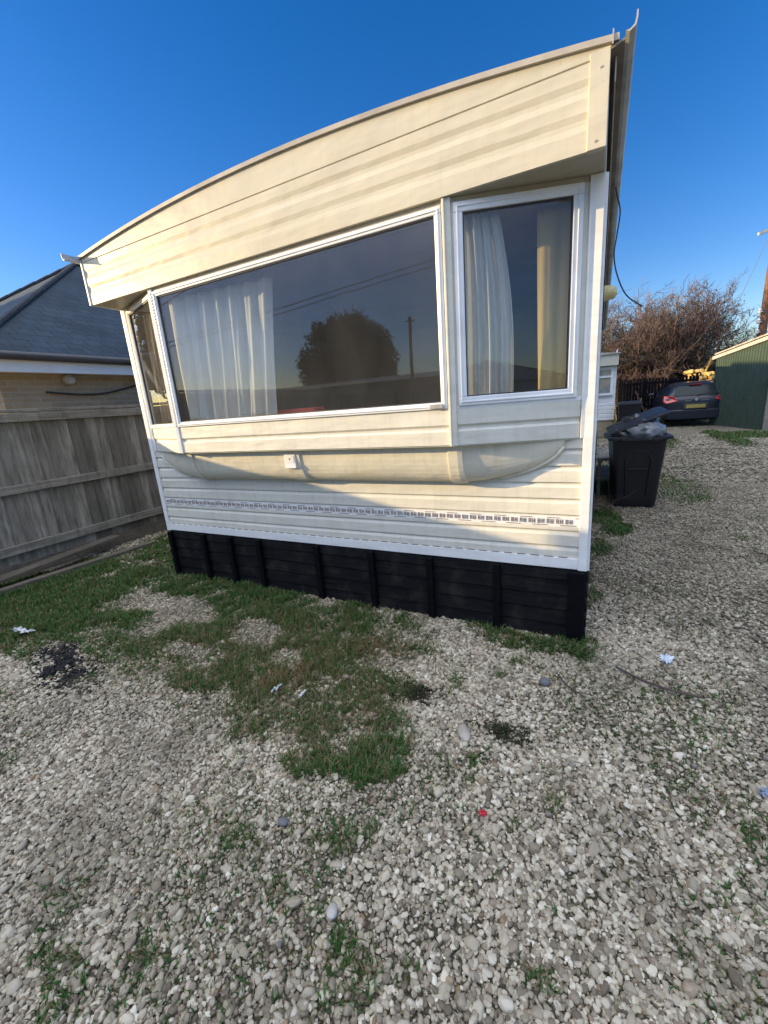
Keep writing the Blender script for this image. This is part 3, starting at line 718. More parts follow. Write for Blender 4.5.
# far bin
b2 = thing('wheelie_bin', 'smaller looking dark wheelie bin with closed lid beside the distant caravan', 'bin', (.80, 11.7, 0))
b = MB(); b.loft([rr_ring(.44, .50, .03), rr_ring(.56, .66, .95)]); obj('body', b, M['binplastic'], b2, world=False)
b = MB(); b.loft([rr_ring(.62, .72, .955), rr_ring(.60, .70, 1.0), rr_ring(.40, .5, 1.03)]); obj('lid', b, M['binplastic'], b2, world=False)

# ------------------------------------------------------------------ dark slatted fence at the back
df = thing('slatted_fence', 'dark slatted timber fence with narrow gaps beyond the parked car', 'fence', (1.6, 17, 0))
mb = MB(); x = .75; rr = random.Random(4)
while x < 3.2:
    wd = .085; h = 1.70+rr.uniform(-.02, .02)-.03*(x-.75); mb.box(x, 17, .45, x+wd, 17.02, h); x += wd+rr.choice((.012, .015, .035))
obj('slats', mb, M['blackbatten'], df)
for z in (.6, 1.45): mb = MB(); mb.box(.72, 17.021, z, 3.2, 17.06, z+.08); obj('rail', mb, M['blackbatten'], df)
for x in (.72, 1.55, 2.4, 3.2): mb = MB(); mb.box(x-.04, 17.061, 0, x+.04, 17.14, 1.75); obj('post', mb, M['blackbatten'], df)
mb = MB(); mb.bar((1.25, 16.9, 1.25), (1.75, 16.8, .1), .07, .04); tag(obj('leaning_board', mb, M['darktwig']), 'dark board leaning against the slatted fence', 'board')
for k, (x, wd) in enumerate(((1.20, .32), (1.78, .36))):
    mb = MB(); mb.box(x, 17.3, .02, x+wd, 17.5, .95); o = obj('concrete_block', mb, simple('pale_block', (.42, .42, .36), .8), bevel=.02); tag(o, ('pale block showing under the slatted fence, left one of two', 'pale block showing under the slatted fence, right one nearer the car')[k], 'block', 'pale blocks under the slatted fence')

# ------------------------------------------------------------------ green corrugated shed
sh = thing('green_shed', 'green corrugated metal shed with pale roof edge at the right', 'shed', (3.4, 14.9, 0))
A0 = Vector((3.34, 15.0, 0)); B0 = Vector((4.05, 12.55, 0)); d = (B0-A0).normalized(); Lw = (B0-A0).length; nn = Vector((d.y, -d.x, 0))*1
if nn.x > 0: nn = -nn
def gcorr(name, a, dirv, L, zt0, zt1, nrm_, mat):
    mb = MB(); n = int(L/.015); r0_, r1_ = [], []
    for i in range(n+1):
        s = L*i/n; ph = (s % .12)/.12; o = .018*(1 if .15 < ph < .5 else (ph/.15 if ph <= .15 else (1-(ph-.5)/.15 if ph < .65 else 0)))
        p = a+dirv*s+nrm_*o*1.7; r0_.append(p); r1_.append(p+Vector((0, 0, zt0+(zt1-zt0)*s/L)))
    back0 = [p-nrm_*.03 for p in r0_][::-1]; back1 = [p-nrm_*.03 for p in r1_][::-1]
    mb.loft([r0_+back0, r1_+back1]); return obj(name, mb, mat, sh)
M['green'] = siding('green_sheet', (.055, .085, .06), .5); M['green_sunlit'] = siding('sunlit_green_sheet', (.22, .26, .10), .4)  # front sheet: the shed's green with sunlight put into its colour
gcorr('side_wall', A0, d, Lw, 2.10, 2.42, nn, M['green'])
fd = Vector((.93, .36, 0)).normalized(); fn = Vector((.36, -.93, 0)).normalized()
gcorr('front_wall', B0+fd*.09, fd, 3.5, 2.40, 2.9, fn, M['green_sunlit'])
mb = MB(); mb.bar(B0+Vector((0, 0, 0))+fd*.04+fn*.03, B0+fd*.04+fn*.03+Vector((0, 0, 2.40)), .10, .10, (1, 0, 0)); obj('corner_post', mb, M['rail'], sh)
mb = MB(); a = A0-d*.15+nn*.05; b = B0+d*.12+nn*.05
mb.bar(a+Vector((0, 0, 2.11)), b+Vector((0, 0, 2.45)), .03, .10); obj('roof_edge', mb, simple('pale_verge', (.40, .39, .35), .7, .2), sh)
mb = MB(); off = fd*3.7; up_ = Vector((0, 0, .45))
q = [a+Vector((0, 0, 2.16)), b+Vector((0, 0, 2.50)), b+off+Vector((0, 0, 2.50))+up_, a+off+Vector((0, 0, 2.16))+up_]
q = [p+Vector((.03, 0, .045)) for p in q]
mb.loft([q, [p+Vector((0, 0, .04)) for p in q]]); obj('roof', mb, M['roofm'], sh)

# ------------------------------------------------------------------ telegraph pole, guy wire
M['polewood'] = simple('telegraph_pole_wood', (.17, .085, .05), .85, .3, 6, bump=.3)
tp_ = thing('telegraph_pole', 'brown wooden telegraph pole with white insulators behind the green shed', 'pole', (5.62, 20, 0))
mb = MB(); mb.tube([(5.62, 20, 0), (5.62, 20, 9)], [.15, .11], 14); obj('pole', mb, M['polewood'], tp_)
for z in (3.12, 3.49, 3.86):
    mb = MB(); mb.tube([(5.42, 19.85, z-.09), (5.42, 19.85, z-.03), (5.42, 19.85, z-.02), (5.42, 19.85, z+.05), (5.42, 19.85, z+.09)], [.045, .075, .05, .07, .03], 12); mb.bar((5.42, 19.85, z), (5.6, 19.95, z-.03), .03, .03); obj('insulator', mb, M['white'], tp_)
mb = MB(); mb.bar((5.05, 19.8, 6.58), (6.4, 20.1, 6.95), .12, .10); obj('cross_arm', mb, simple('lamp_arm_metal', (.45, .45, .45), .5), tp_)
gw = thing('guy_wire', 'thin steel guy wire with a yellow guard running from the pole to the ground', 'wire', (3.4, 18.3, 0))
mb = MB(); Q0, Q1 = Vector((3.45, 18.4, 1.1)), Vector((5.60, 19.85, 7.1)); mb.tube([Q0, Q1], .009, 5); obj('wire', mb, simple('dull_wire', (.16, .16, .16), .6), gw)
mb = MB(); mb.tube([Q0-(Q1-Q0).normalized()*1.1, Q0.lerp(Q1, .19)], .035, 8); obj('guard', mb, simple('yellow_guard', (.75, .5, .04), .5), gw)

# ------------------------------------------------------------------ log pile behind the car
M['log'] = simple('cut_log', (.72, .50, .18), .8, .3, 8)
rr = random.Random(12); first = None; k = 0
lm = MB(); lm.tube([(0, -.25, 0), (0, -.24, 0), (0, .25, 0)], [.058, .068, .064], 9)
for row in range(15):
    for i in range(8 if row < 13 else (7, 4)[row-13]):
        x = 3.0+.115*i+(.057 if row % 2 else 0)+rr.uniform(-.015, .015); z = .08+row*.122
        if first is None: first = obj('log', lm, M['log']); o = first
        else: o = first.copy(); COL.objects.link(o)
        o.location = (x, 17.6+rr.uniform(-.08, .08), z+rr.uniform(-.01, .01)); o.rotation_euler = (rr.uniform(-.1, .1), rr.uniform(0, 6), rr.uniform(-.3, .3)); s = rr.uniform(.85, 1.1); o.scale = (s, rr.uniform(.9, 1.1), s)
        tag(o, 'sawn yellow log in the stacked wood pile behind the dark car', 'log', 'logs stacked behind the car')

# ------------------------------------------------------------------ parked car
def paint():
    t = NT('dark_blue_car_paint'); t.col((.003, .007, .018)); t.b.inputs['Coat Weight'].default_value = .35; t.b.inputs['Coat Roughness'].default_value = .06
    return t.set(Roughness=.4, Metallic=0)
M['carpaint'] = paint(); M['taillight'] = simple('tail_light_red', (.55, .02, .02), .15, .2, spec=.8); M['yplate'] = simple('yellow_plate', (.38, .31, .08), .4, .1)
car = thing('parked_car', 'dark blue hatchback parked facing away beside the green shed', 'car', (2.83, 14.55, 0), R(2))
def carring(y, w, zb, zs, zt, wt, k=5):
    """closed cross-section at y: half width w at sill..shoulder zs, roof half width wt at zt"""
    P_ = [(0, zb), (w*.8, zb), (w*.97, zb+.08), (w, zb+.28), (w*1.0, zs-.12), (w*.975, zs)]
    if zt > zs+.02: P_ += [(wt+(w*.975-wt)*.45, zs+(zt-zs)*.5), (wt+.02, zt-.10), (wt-.10, zt-.02), (0, zt)]
    else: P_ += [(w*.95, zs+.004), (w*.9, zs+.008), (w*.8, zt+.01), (0, zt+.012)]
    pts = [Vector((x, y, z)) for x, z in P_]; return pts+[Vector((-p.x, y, p.z)) for p in pts[-2:0:-1]]
b = MB()
b.loft([carring(.0, .74, .34, .80, .80, .5), carring(.04, .84, .26, .92, .93, .5), carring(.09, .865, .22, .95, .965, .52), carring(.30, .87, .20, .96, 1.25, .56), carring(.52, .872, .20, .965, 1.40, .58),
        carring(.9, .875, .20, .965, 1.44, .59), carring(1.7, .875, .20, .955, 1.46, .59), carring(2.3, .875, .20, .94, 1.38, .57), carring(3.05, .87, .20, .93, .95, .55), carring(3.8, .83, .22, .80, .80, .5), carring(4.05, .70, .30, .62, .62, .5)])
bo = obj('body', b, M['carpaint'], car, world=False, smooth=True)
sm = bo.modifiers.new('sub', 'SUBSURF'); sm.levels = 1; sm.render_levels = 1
b = MB(); b.loft([[Vector((x, y, z)) for x, z, y in ((-.60, 1.00, .085), (.60, 1.00, .085), (.50, 1.33, .355), (-.50, 1.33, .355))], [Vector((x, y, z)) for x, z, y in ((-.60, 1.00, .125), (.60, 1.00, .125), (.50, 1.33, .40), (-.50, 1.33, .40))]])
obj('rear_window', b, simple('car_rear_glass', (.012, .022, .024), .22, .3, 3, spec=.35), car, world=False, bevel=.01)
b = MB(); b.box(-.16, .30, 1.335, .16, .37, 1.355); obj('brake_light', b, M['taillight'], car, world=False)
b = MB(); b.loft([[Vector((x, .22+(y-.2)*1, z)) for x, z, y in ((-.56, 1.395, .30), (.56, 1.395, .30), (.56, 1.41, .50), (-.56, 1.41, .50))], [Vector((x, .22+(y-.2), z+.025)) for x, z, y in ((-.56, 1.395, .30), (.56, 1.395, .30), (.56, 1.41, .50), (-.56, 1.41, .50))]]); obj('roof_spoiler', b, M['carpaint'], car, world=False, bevel=.008)
for sx in (-1, 1):
    b = MB(); b.loft([[Vector((sx*x, y+o, z)) for x, z, y in ((.50, .84, .02), (.82, .78, .03), (.90, .86, .12), (.87, 1.03, .20), (.62, 1.0, .06))] for o in (-.05, .10)]); obj('tail_light', b, M['taillight'], car, world=False, bevel=.012)
    b = MB(); b.tube([(sx*.70, .80, .31), (sx*.885, .80, .31)], .31, 24); w_ = obj('wheel', b, M['seal'], car, world=False, bevel=.03)
    b = MB(); b.tube([(sx*.886, .80, .31), (sx*.893, .80, .31)], .20, 20); obj('rim', b, M['steel'], w_, world=False)
    b = MB(); b.tube([(sx*.70, 3.3, .31), (sx*.885, 3.3, .31)], .31, 24); w_ = obj('wheel', b, M['seal'], car, world=False, bevel=.03)
    b = MB(); b.tube([(sx*.886, 3.3, .31), (sx*.893, 3.3, .31)], .20, 20); obj('rim', b, M['steel'], w_, world=False)
    b = MB(); b.loft([rr_ring(.17, .09, .99, .03, sx*.97, 2.35), rr_ring(.19, .11, 1.05, .03, sx*.97, 2.35), rr_ring(.15, .08, 1.11, .03, sx*.96, 2.35)]); obj('door_mirror', b, M['carpaint'], car, world=False, bevel=.01)
    b = MB(); b.loft([[Vector((sx*(x+o), y, z)) for x, y, z in ((.835, .75, 1.0), (.835, 2.75, .99), (.68, 2.05, 1.34), (.66, .80, 1.34))] for o in (.008, -.02)]); obj('side_window', b, simple('car_side_glass', (.012, .02, .022), .2, .2, spec=.35), car, world=False)
b = MB(); b.box(-.26, -.034, .60, .26, -.020, .71); npl = obj('number_plate', b, M['yplate'], car, world=False, bevel=.003)
b = MB()
b.box(-.33, -.019, .57, .33, .02, .75); obj('plate_recess', b, M['seal'], car, world=False, bevel=.01)
b = MB(); b.tube([(0, -.012, .865), (0, -.03, .865)], [.045, .038], 14); b.box(-.30, -.016, .828, -.12, .0, .838); b.box(.12, -.016, .828, .34, .0, .838); obj('tailgate_badge', b, M['steel'], car, world=False)
b = MB(); b.loft([rr_ring(1.52, .14, .26, .05, 0, .05), rr_ring(1.66, .16, .36, .05, 0, .06), rr_ring(1.66, .16, .53, .05, 0, .06), rr_ring(1.60, .12, .56, .04, 0, .07)]); obj('bumper', b, M['carpaint'], car, world=False, bevel=.015)
b = MB(); b.bar((.02, .07, 1.0), (.38, .14, 1.06), .02, .015); obj('rear_wiper', b, M['seal'], car, world=False)

# ------------------------------------------------------------------ bare shrubs and trees
def tree(name, label, base, H, spread, mat_t, n_main=7, seed=0, leaves=None, nleaf=0, depth=5, leaf_s=.06, group='bare trees and shrubs at the end of the drive', twig_r=.008):
    rr = random.Random(seed); t = thing(name, label, 'tree', base, 0, group)
    tr, tw = MB(), MB(); tips = []
    def grow(p, d, L, r, lv):
        n = 3; pts = [p]; q = p.copy(); dd = d.copy()
        for i in range(n):
            dd = (dd + Vector((rr.gauss(0, .16), rr.gauss(0, .16), rr.gauss(.03, .12)))).normalized(); q = q+dd*L/n; pts.append(q.copy())
        (tr if lv < 2 else tw).tube(pts, [max(r*(1-.4*i/n), twig_r*.5) for i in range(n+1)], 5 if lv < 2 else 3, rr.random(), cap=False)
        if lv >= 2: tips.extend(pts[1:])
        if lv < depth:
            for _ in range(rr.choice((2, 3, 3, 4)) if lv else 4):
                s = rr.choice(pts[1:]); nd = (dd + Vector((rr.gauss(0, .55), rr.gauss(0, .55), rr.gauss(.08, .4)))).normalized()
                grow(s, nd, L*rr.uniform(.55, .82), max(r*.55, twig_r), lv+1)
    for k in range(n_main):
        a = rr.uniform(0, 6.28); s = rr.random()**.5
        p = Vector((spread*s*.75*math.cos(a), spread*.6*s*math.sin(a), 0)); out = Vector((math.cos(a)*s*.55, math.sin(a)*s*.5, 1)).normalized()
        grow(p, out, H*rr.uniform(.30, .42), .05+.02*rr.random(), 0)
    obj('trunk', tr, M['bark'], t, world=False); obj('twigs', tw, mat_t, t, world=False)
    if leaves:
        lf = MB()
        for _ in range(nleaf):
            c = rr.choice(tips); 
            if fbm(np.array([c.x+9]), np.array([c.z+c.y]), .9, seed)[0] < .50: continue
            c = c+Vector((rr.gauss(0, .09), rr.gauss(0, .09), rr.gauss(0, .09)))
            e = Euler((rr.uniform(0, 6), rr.uniform(0, 6), rr.uniform(0, 6))).to_matrix(); s = leaf_s*rr.uniform(.6, 1.3)
            lf.add([c+e@Vector(v)*s for v in ((-.5, 0, 0), (0, -.3, 0), (.6, 0, .1), (0, .3, 0))], [(0, 1, 2, 3)], rr.random())
        obj('leaves', lf, leaves, t, world=False)
    return t
tree('bare_tree', 'large reddish brown bare thicket tree behind the dark fence', (1.75, 20.5, 0), 5.3, 1.9, M['drytwig'], 26, 3, M['leaf'], 26000, 6)
tree('bare_tree', 'pale grey bare tree rising right of the reddish thicket', (2.3, 22.5, 0), 5.7, 1.5, M['greytwig'], 12, 8, None, 0, 6)
tree('bare_shrub', 'dark bare shrub behind the green shed, beside the pole', (6.3, 23, 0), 3.5, 2.2, M['darktwig'], 20, 13, M['leaf'], 9000, 6)
tree('bare_shrub', 'low tangled shrub behind the log pile', (4.0, 20.0, 0), 3.2, 1.5, M['darktwig'], 10, 17, M['leaf'], 5000, 4)
tree('bare_shrub', 'brown tangled bramble close behind the slatted fence', (1.3, 18.4, 0), 2.9, 1.1, M['drytwig'], 14, 21, M['leaf'], 2500, 4)
tree('bare_tree', 'brown bare tree behind the distant caravan', (-1.8, 26.0, 0), 6.0, 2.0, M['drytwig'], 8, 27, None, 0, 5)

# far hedge that closes the view
def leafcloud(name, label, c, s, n, mat, seed, leaf=.12, kind=None, cat='hedge', trunk=None):
    r = np.random.default_rng(seed); V = np.zeros((0, 3))
    d = r.normal(size=(n*2, 3)); d /= np.linalg.norm(d, axis=1)[:, None]; rad = r.random(n*2)**.30
    p = d*rad[:, None]
    k = fbm(p[:, 0]*2+p[:, 2]+10, p[:, 1]*2-p[:, 2]+10, 1.6, seed)
    ang = np.arctan2(d[:, 1], d[:, 0]); prof_ = 1+.12*(fbm(ang*1.5+20, d[:, 2]*2+20, 1.7, seed+3)-.5)*2+.30*(fbm(ang*3+30, d[:, 2]*4+30, 3.2, seed+5, 3)-.5)
    p = (p*prof_[:, None])[k > .40][:n]; n = len(p)
    p = p*np.array(s)+np.array(c); p = p[p[:, 2] > .05]; n = len(p)
    a = r.normal(size=(n, 3)); a /= np.linalg.norm(a, axis=1)[:, None]; b = np.cross(a, r.normal(size=(n, 3))); b /= np.linalg.norm(b, axis=1)[:, None]
    L = leaf*(.6+.8*r.random(n))[:, None]
    vs = np.stack([p-a*L*.5, p-b*L*.25, p+a*L*.6, p+b*L*.25], 1).reshape(-1, 3)
    return vs, n, r.random(n)
def quadobj(name, vs, n, tone, mat, parent=None, kind=None):
    me = bpy.data.meshes.new(name); me.vertices.add(n*4); me.vertices.foreach_set('co', np.asarray(vs, np.float32).ravel())
    me.loops.add(n*4); me.loops.foreach_set('vertex_index', np.arange(n*4, dtype=np.int32)); me.polygons.add(n); me.polygons.foreach_set('loop_start', np.arange(0, n*4, 4, dtype=np.int32))
    me.update(calc_edges=True); at = me.attributes.new('tone', 'FLOAT', 'POINT'); at.data.foreach_set('value', np.repeat(tone, 4).astype(np.float32))
    me.materials.append(mat); o = bpy.data.objects.new(name, me); COL.objects.link(o)
    if parent: o.parent = parent; o.location = -top_loc(parent)
    if kind: o['kind'] = kind
    return o
def crown_tree(name, label, x, y, zc, s, n, seed, leaf=.2):
    t = thing(name, label, 'tree', (x, y, 0), 0, 'trees behind the camera')
    mb = MB(); mb.tube([(x, y, 0), (x, y, zc*.7), (x+.1, y, zc)], [.22, .15, .08], 8)
    for k in range(7): a = k*.9; mb.tube([(x, y, zc*.6+.1*k), (x+s[0]*.6*math.cos(a), y+s[1]*.6*math.sin(a), zc+s[2]*.3)], [.07, .02], 5)
    obj('trunk', mb, M['bark'], t)
    vs, n, tn = leafcloud('', '', (x, y, zc), s, n, None, seed, leaf); quadobj('crown', vs, n, tn, M['conifer'], t)
crown_tree('round_tree', 'round dense dark tree behind the camera, mirrored in the wide window', -12.7, -19.3, 3.6, (2.75, 2.75, 2.9), 60000, 41, .13)
crown_tree('broad_tree', 'broad dark tree behind the camera, mirrored at the window edge beside the wire pole', -4.6, -19.5, 2.6, (2.3, 2.3, 2.7), 16000, 43)
crown_tree('shade_tree', 'tall dark tree added out of frame on the left to shade the bungalow hip', -14.9, -1.3, 4.2, (2.1, 1.9, 2.6), 16000, 47)  # unseen tree, added to keep the sun off the roof's hip end
for k in range(6):
    vs, n, tn = leafcloud('', '', (-26+k*3.1, 29+(k % 2), 1.2), (2.2, 1.2, 2.0+.4*(k % 3)), 5000, None, 60+k, .16)
    tag(quadobj('hedge_bush', vs, n, tn, M['conifer']), ['leftmost','second from left','third from left','fourth from left','fifth from left','rightmost'][k]+' dark bush in the far hedge behind the bungalow and caravans', 'bush', 'far hedge bushes')
for k, (x, y, sx, sz) in enumerate(((4.5, 26, 4, 2.2), (9.5, 27, 4, 2.8), (1.0, 27, 3, 1.9), (14, 26, 4, 2.6))):
    vs, n, tn = leafcloud('', '', (x, y, .9), (sx, 1.2, sz), 9000, None, 80+k, .14)
    tag(quadobj('hedge_bush', vs, n, tn, M['leaf']), ('dark green bush directly behind the log pile and shed', 'tallest dark green bush behind the telegraph pole', 'low dark green bush behind the slatted fence', 'dark green bush farthest right behind the shed')[k], 'bush', 'hedge behind the bare trees')

# things behind the camera (mirrored in the windows, cast the shade)
bungalow('bungalow', 'pale bungalow behind the camera, mirrored in the right-hand bay window', 9.6, -30, -20, 3.6, 2.2, 3.6)
v3 = thing('park_home', 'long low grey park home behind the camera, mirrored in the wide window', 'caravan', (-10, -15, 0))
def b3(name, a, mat, **k): mb = MB(); mb.box(*a); return obj(name, mb, mat, v3, **k)
b3('wall', (-17, -18, 0, -3.2, -15, 2.45), simple('grey_brown_wall', (.17, .155, .14), .8))
mb = MB(); mb.loft([[Vector((-17.2, y, z)) for y, z in ((-18.2, 2.46), (-14.8, 2.46), (-16.5, 2.75))], [Vector((-3.0, y, z)) for y, z in ((-18.2, 2.46), (-14.8, 2.46), (-16.5, 2.75))]]); obj('roof', mb, simple('dull_grey_roof', (.2, .19, .18), .7), v3)
for x in (-15.5, -12.2, -9.2, -6.0): b3('window', (x, -14.99, 1.0, x+1.4, -14.96, 1.9), simple('dark_pane', (.03, .03, .03), .1), bevel=.01)
pb = thing('wire_pole', 'tall thin wooden pole carrying wires behind the camera', 'pole', (-7.3, -16.0, 0))
mb = MB(); mb.tube([(-6.75, -14.2, 0), (-6.75, -14.2, 4.7)], .07, 8); mb.bar((-6.95, -14.2, 4.55), (-6.55, -14.2, 4.55), .05, .05); obj('pole', mb, M['polewood'], pb)
def wire(name, label, a, b, sag):
    a = Vector(a); b = Vector(b); pts = [a.lerp(b, i/24)-Vector((0, 0, sag*4*(i/24)*(1-i/24))) for i in range(25)]
    mb = MB(); mb.tube(pts, .013, 5); tag(obj(name, mb, M['cable'], smooth=True), label, 'wire', 'overhead wires behind the camera')
wire('overhead_wire', 'upper of the long wires behind the camera, mirrored across the wide window', (5.6, -18.0, 8.6), (-18.5, -6.6, 3.3), .15)
wire('overhead_wire', 'lower of the long wires behind the camera, mirrored across the wide window', (5.6, -18.2, 8.45), (-18.5, -6.6, 3.15), .15)
wire('overhead_wire', 'steep wire behind the camera, mirrored over the left net curtain', (-4.0, -13.5, 10.5), (-18.5, -6.5, 3.1), .1)
for x, y, h, lb in ((5.6, -18.1, 8.5, 'tall wooden pole to the right behind the camera'), (-18.5, -6.55, 3.3, 'short wooden pole far to the left behind the camera'), (-4.0, -13.5, 10.6, 'tallest wooden pole straight behind the camera')):
    mb = MB(); mb.tube([(x, y, 0), (x, y, h)], [.12, .09], 10); tag(obj('telegraph_pole', mb, M['polewood']), lb, 'pole', 'poles behind the camera')

# ------------------------------------------------------------------ grass and gravel layout (ground coordinates)
def ell(x, y, cx, cy, rx, ry, a=0, soft=.35):
    ca, sa = math.cos(a), math.sin(a); u = ((x-cx)*ca+(y-cy)*sa)/rx; v = (-(x-cx)*sa+(y-cy)*ca)/ry
    return np.clip((1-np.sqrt(u*u+v*v))/soft, 0, 1)
def grassmask(x, y):
    x0_, y0_ = x, y; x = x+.34*(fbm(x0_, y0_, 2.6, 101)-.5)+.12*(fbm(x0_, y0_, 11, 103, 3)-.5); y = y+.30*(fbm(x0_, y0_, 2.6, 107)-.5)+.12*(fbm(x0_, y0_, 11, 109, 3)-.5)
    g = np.maximum.reduce([
        ell(x, y, -4.4, -.9, 1.1, 1.2), ell(x, y, -3.4, -1.1, 1.0, .55, -.2), ell(x, y, -4.2, .6, 1.1, 1.6), ell(x, y, -3.0, -.12, 1.3, .34), ell(x, y, -1.9, -.62, 1.0, .62, .1),
        ell(x, y, -1.35, -.35, .65, .42), ell(x, y, -1.25, -1.05, .58, .40, .2), ell(x, y, -2.35, -1.02, .7, .35), ell(x, y, -.72, -1.28, .17, .16),
        ell(x, y, -.9, -1.38, .22, .10), .55*ell(x, y, -.35, -.1, .5, .16)])
    holes = np.maximum.reduce([ell(x, y, -3.45, -.60, .42, .17, .5), ell(x, y, -2.75, -.52, .36, .20), ell(x, y, -2.05, -.62, .28, .16), ell(x, y, -2.35, -.95, .30, .12), ell(x, y, -3.02, -1.32, .42, .17, -.2), .8*ell(x, y, -1.62, -.78, .18, .10)])
    n = fbm(x, y, 3.2, 5); n2 = fbm(x, y, 14, 9, 3)
    g = np.clip(g*1.15-(.66-n)*1.9, 0, 1)**.8*np.clip(1-holes*.85, 0, 1)*np.clip(n2*2.0-.20, .08, .95)
    tuft = np.maximum.reduce([ell(x, y, *q) for q in ((-.99, -2.06, .15, .11), (-.47, -1.93, .11, .08), (-.30, -1.69, .065, .05), (-.05, -1.74, .06, .05), (.58, -1.02, .09, .08), (-.63, -1.62, .10, .05), (-1.3, -2.2, .16, .10), (-.20, -.14, .10, .06), (-.07, -.13, .09, .06), (-.33, -.52, .06, .05), (-.25, -.35, .05, .04), (.02, -1.16, .04, .03), (-.33, -1.05, .05, .04), (-1.05, -1.72, .05, .05), (-.12, -1.35, .06, .03), (.42, -.6, .04, .03), (-.8, -1.75, .07, .05))])
    side = np.maximum.reduce([ell(x, y, .20, 2.6, .22, .60), ell(x, y, .10, 1.7, .13, .35), ell(x, y, .35, 5.2, .5, 1.5), .9*ell(x, y, .05, .75, .06, .4), .35*ell(x, y, 1.0, 4.6, .5, 1.2),
        ell(x, y, 2.9, 10.9, .35, 2.2), ell(x, y, 3.6, 11.4, 1.0, .9), ell(x, y, 1.0, 15.6, 1.2, 1.2), .8*ell(x, y, 1.1, 10.5, .8, 2.5), ell(x, y, .6, 13.5, .8, 3)])
    tuft = tuft*np.clip(fbm(x, y, 11, 13)*2.6-.85, 0, .42)
    side = side*np.clip(.2+fbm(x, y, 4, 31)*1.4, 0, 1)
    sparse = np.clip((fbm(x, y, 2.3, 77)-.50)*1.5, 0, .14)*(y < 1)
    return np.clip(np.maximum.reduce([g, tuft, side, sparse]), 0, 1)
def rustmask(x, y): return np.maximum(ell(x, y, -1.12, -.50, .26, .16), np.maximum(.8*ell(x, y, -1.5, -.95, .22, .18), .6*ell(x, y, -.95, -1.0, .15, .2)))
def charmask(x, y): return ell(x, y, -2.98, -1.36, .52, .20, -.25, .6)*np.clip(fbm(x, y, 9, 3)*2.2-.45, 0, 1)
# camera view culling, so that everything planted is somewhere the picture can see (plus a margin for side views)
cpos = np.array([.026, -2.49])
def inview(x, y, mg=1.0):
    dx, dy = x-cpos[0], y-cpos[1]; fx, fy = -math.sin(YAW), math.cos(YAW)
    f = dx*fx+dy*fy; s = dx*fy-dy*fx
    return (f > -.6) & (np.abs(s) < np.maximum(f, 0)*1.08*mg+1.7) & ~((x > -W-.0) & (x < .0) & (y > .0))

def blades(n, box, hmin, hmax, seed, dens=1.0, keep=None):
    r = np.random.default_rng(seed); x = r.uniform(box[0], box[1], n); y = r.uniform(box[2], box[3], n)
    # clump the blades: pull each to a tuft centre
    cxg = np.floor(x*22)/22+r.uniform(-.004, .004, n)+.02; k = r.random(n) < .5; x = np.where(k, x*.55+cxg*.45, x)
    g = grassmask(x, y)*dens; ok = (r.random(n) < g) & inview(x, y) & (charmask(x, y) < .3)
    x, y, g = x[ok], y[ok], g[ok]; n = len(x)
    hgt = (hmin+(hmax-hmin)*r.random(n)**1.6)*(.55+.6*g)*(.7+.6*fbm(x, y, 6, 55)); az = r.uniform(0, 2*np.pi, n); lean = r.uniform(.15, 1.1, n); wd = r.uniform(.0012, .0030, n)
    dist = np.hypot(x-cpos[0], y-cpos[1]); wd = wd*np.clip(dist/2.5, 1, 4)
    d = np.stack([np.cos(az), np.sin(az)], 1); s = np.stack([-np.sin(az), np.cos(az)], 1)
    def pt(t, side):
        q = np.zeros((n, 3)); off = (lean*hgt*t**1.8)[:, None]*d + (wd*side)[:, None]*s
        q[:, 0] = x+off[:, 0]; q[:, 1] = y+off[:, 1]; q[:, 2] = hgt*t*(1-.25*lean*t)+.002; return q
    vs = np.stack([pt(0, -1), pt(0, 1), pt(.5, .85), pt(.5, -.85), pt(1, 0)], 1)
    rust = rustmask(x, y); u = r.random(n)
    tone = np.where(u < .74-.22*ell(x, y, -1.7, -1.1, 1.0, .8), .05+.55*fbm(x, y, 2.2, 99)+.25*r.random(n), .8+.15*r.random(n)); tone = np.where(r.random(n) < rust*.45, .90+.1*r.random(n), tone)
    return vs, tone
parts = [blades(620000, (-5.3, .7, -2.45, .0), .014, .060, 1), blades(90000, (.0, 1.6, .0, 7.0), .02, .08, 2), blades(60000, (-.2, 5, 7, 17), .04, .12, 3), blades(60000, (-5.3, -3.7, 0, 3.0), .02, .07, 4)]
vs = np.concatenate([p[0] for p in parts]); tn = np.concatenate([p[1] for p in parts]); n = len(vs)
me = bpy.data.meshes.new('grass'); me.vertices.add(n*5); me.vertices.foreach_set('co', vs.reshape(-1).astype(np.float32))
li = (np.arange(n)[:, None]*5+np.array([0, 1, 2, 3, 3, 2, 4])[None, :]).astype(np.int32).ravel(); me.loops.add(n*7); me.loops.foreach_set('vertex_index', li)
ls = (np.arange(n)[:, None]*7+np.array([0, 4])[None, :]).astype(np.int32).ravel(); me.polygons.add(n*2); me.polygons.foreach_set('loop_start', ls)
me.update(calc_edges=True); at = me.attributes.new('tone', 'FLOAT', 'POINT'); at.data.foreach_set('value', np.repeat(tn, 5).astype(np.float32)); me.materials.append(M['grass'])
gro = bpy.data.objects.new('grass', me); COL.objects.link(gro); gro['kind'] = 'stuff'; tag(gro, 'short green and browned grass growing through the gravel', 'grass')
print('blades', n)

# soil sheet under the turf
sm_ = MB(); X = np.linspace(-5.34, .6, 150); Y = np.linspace(-2.3, -.02, 62); gx, gy = np.meshgrid(X, Y)
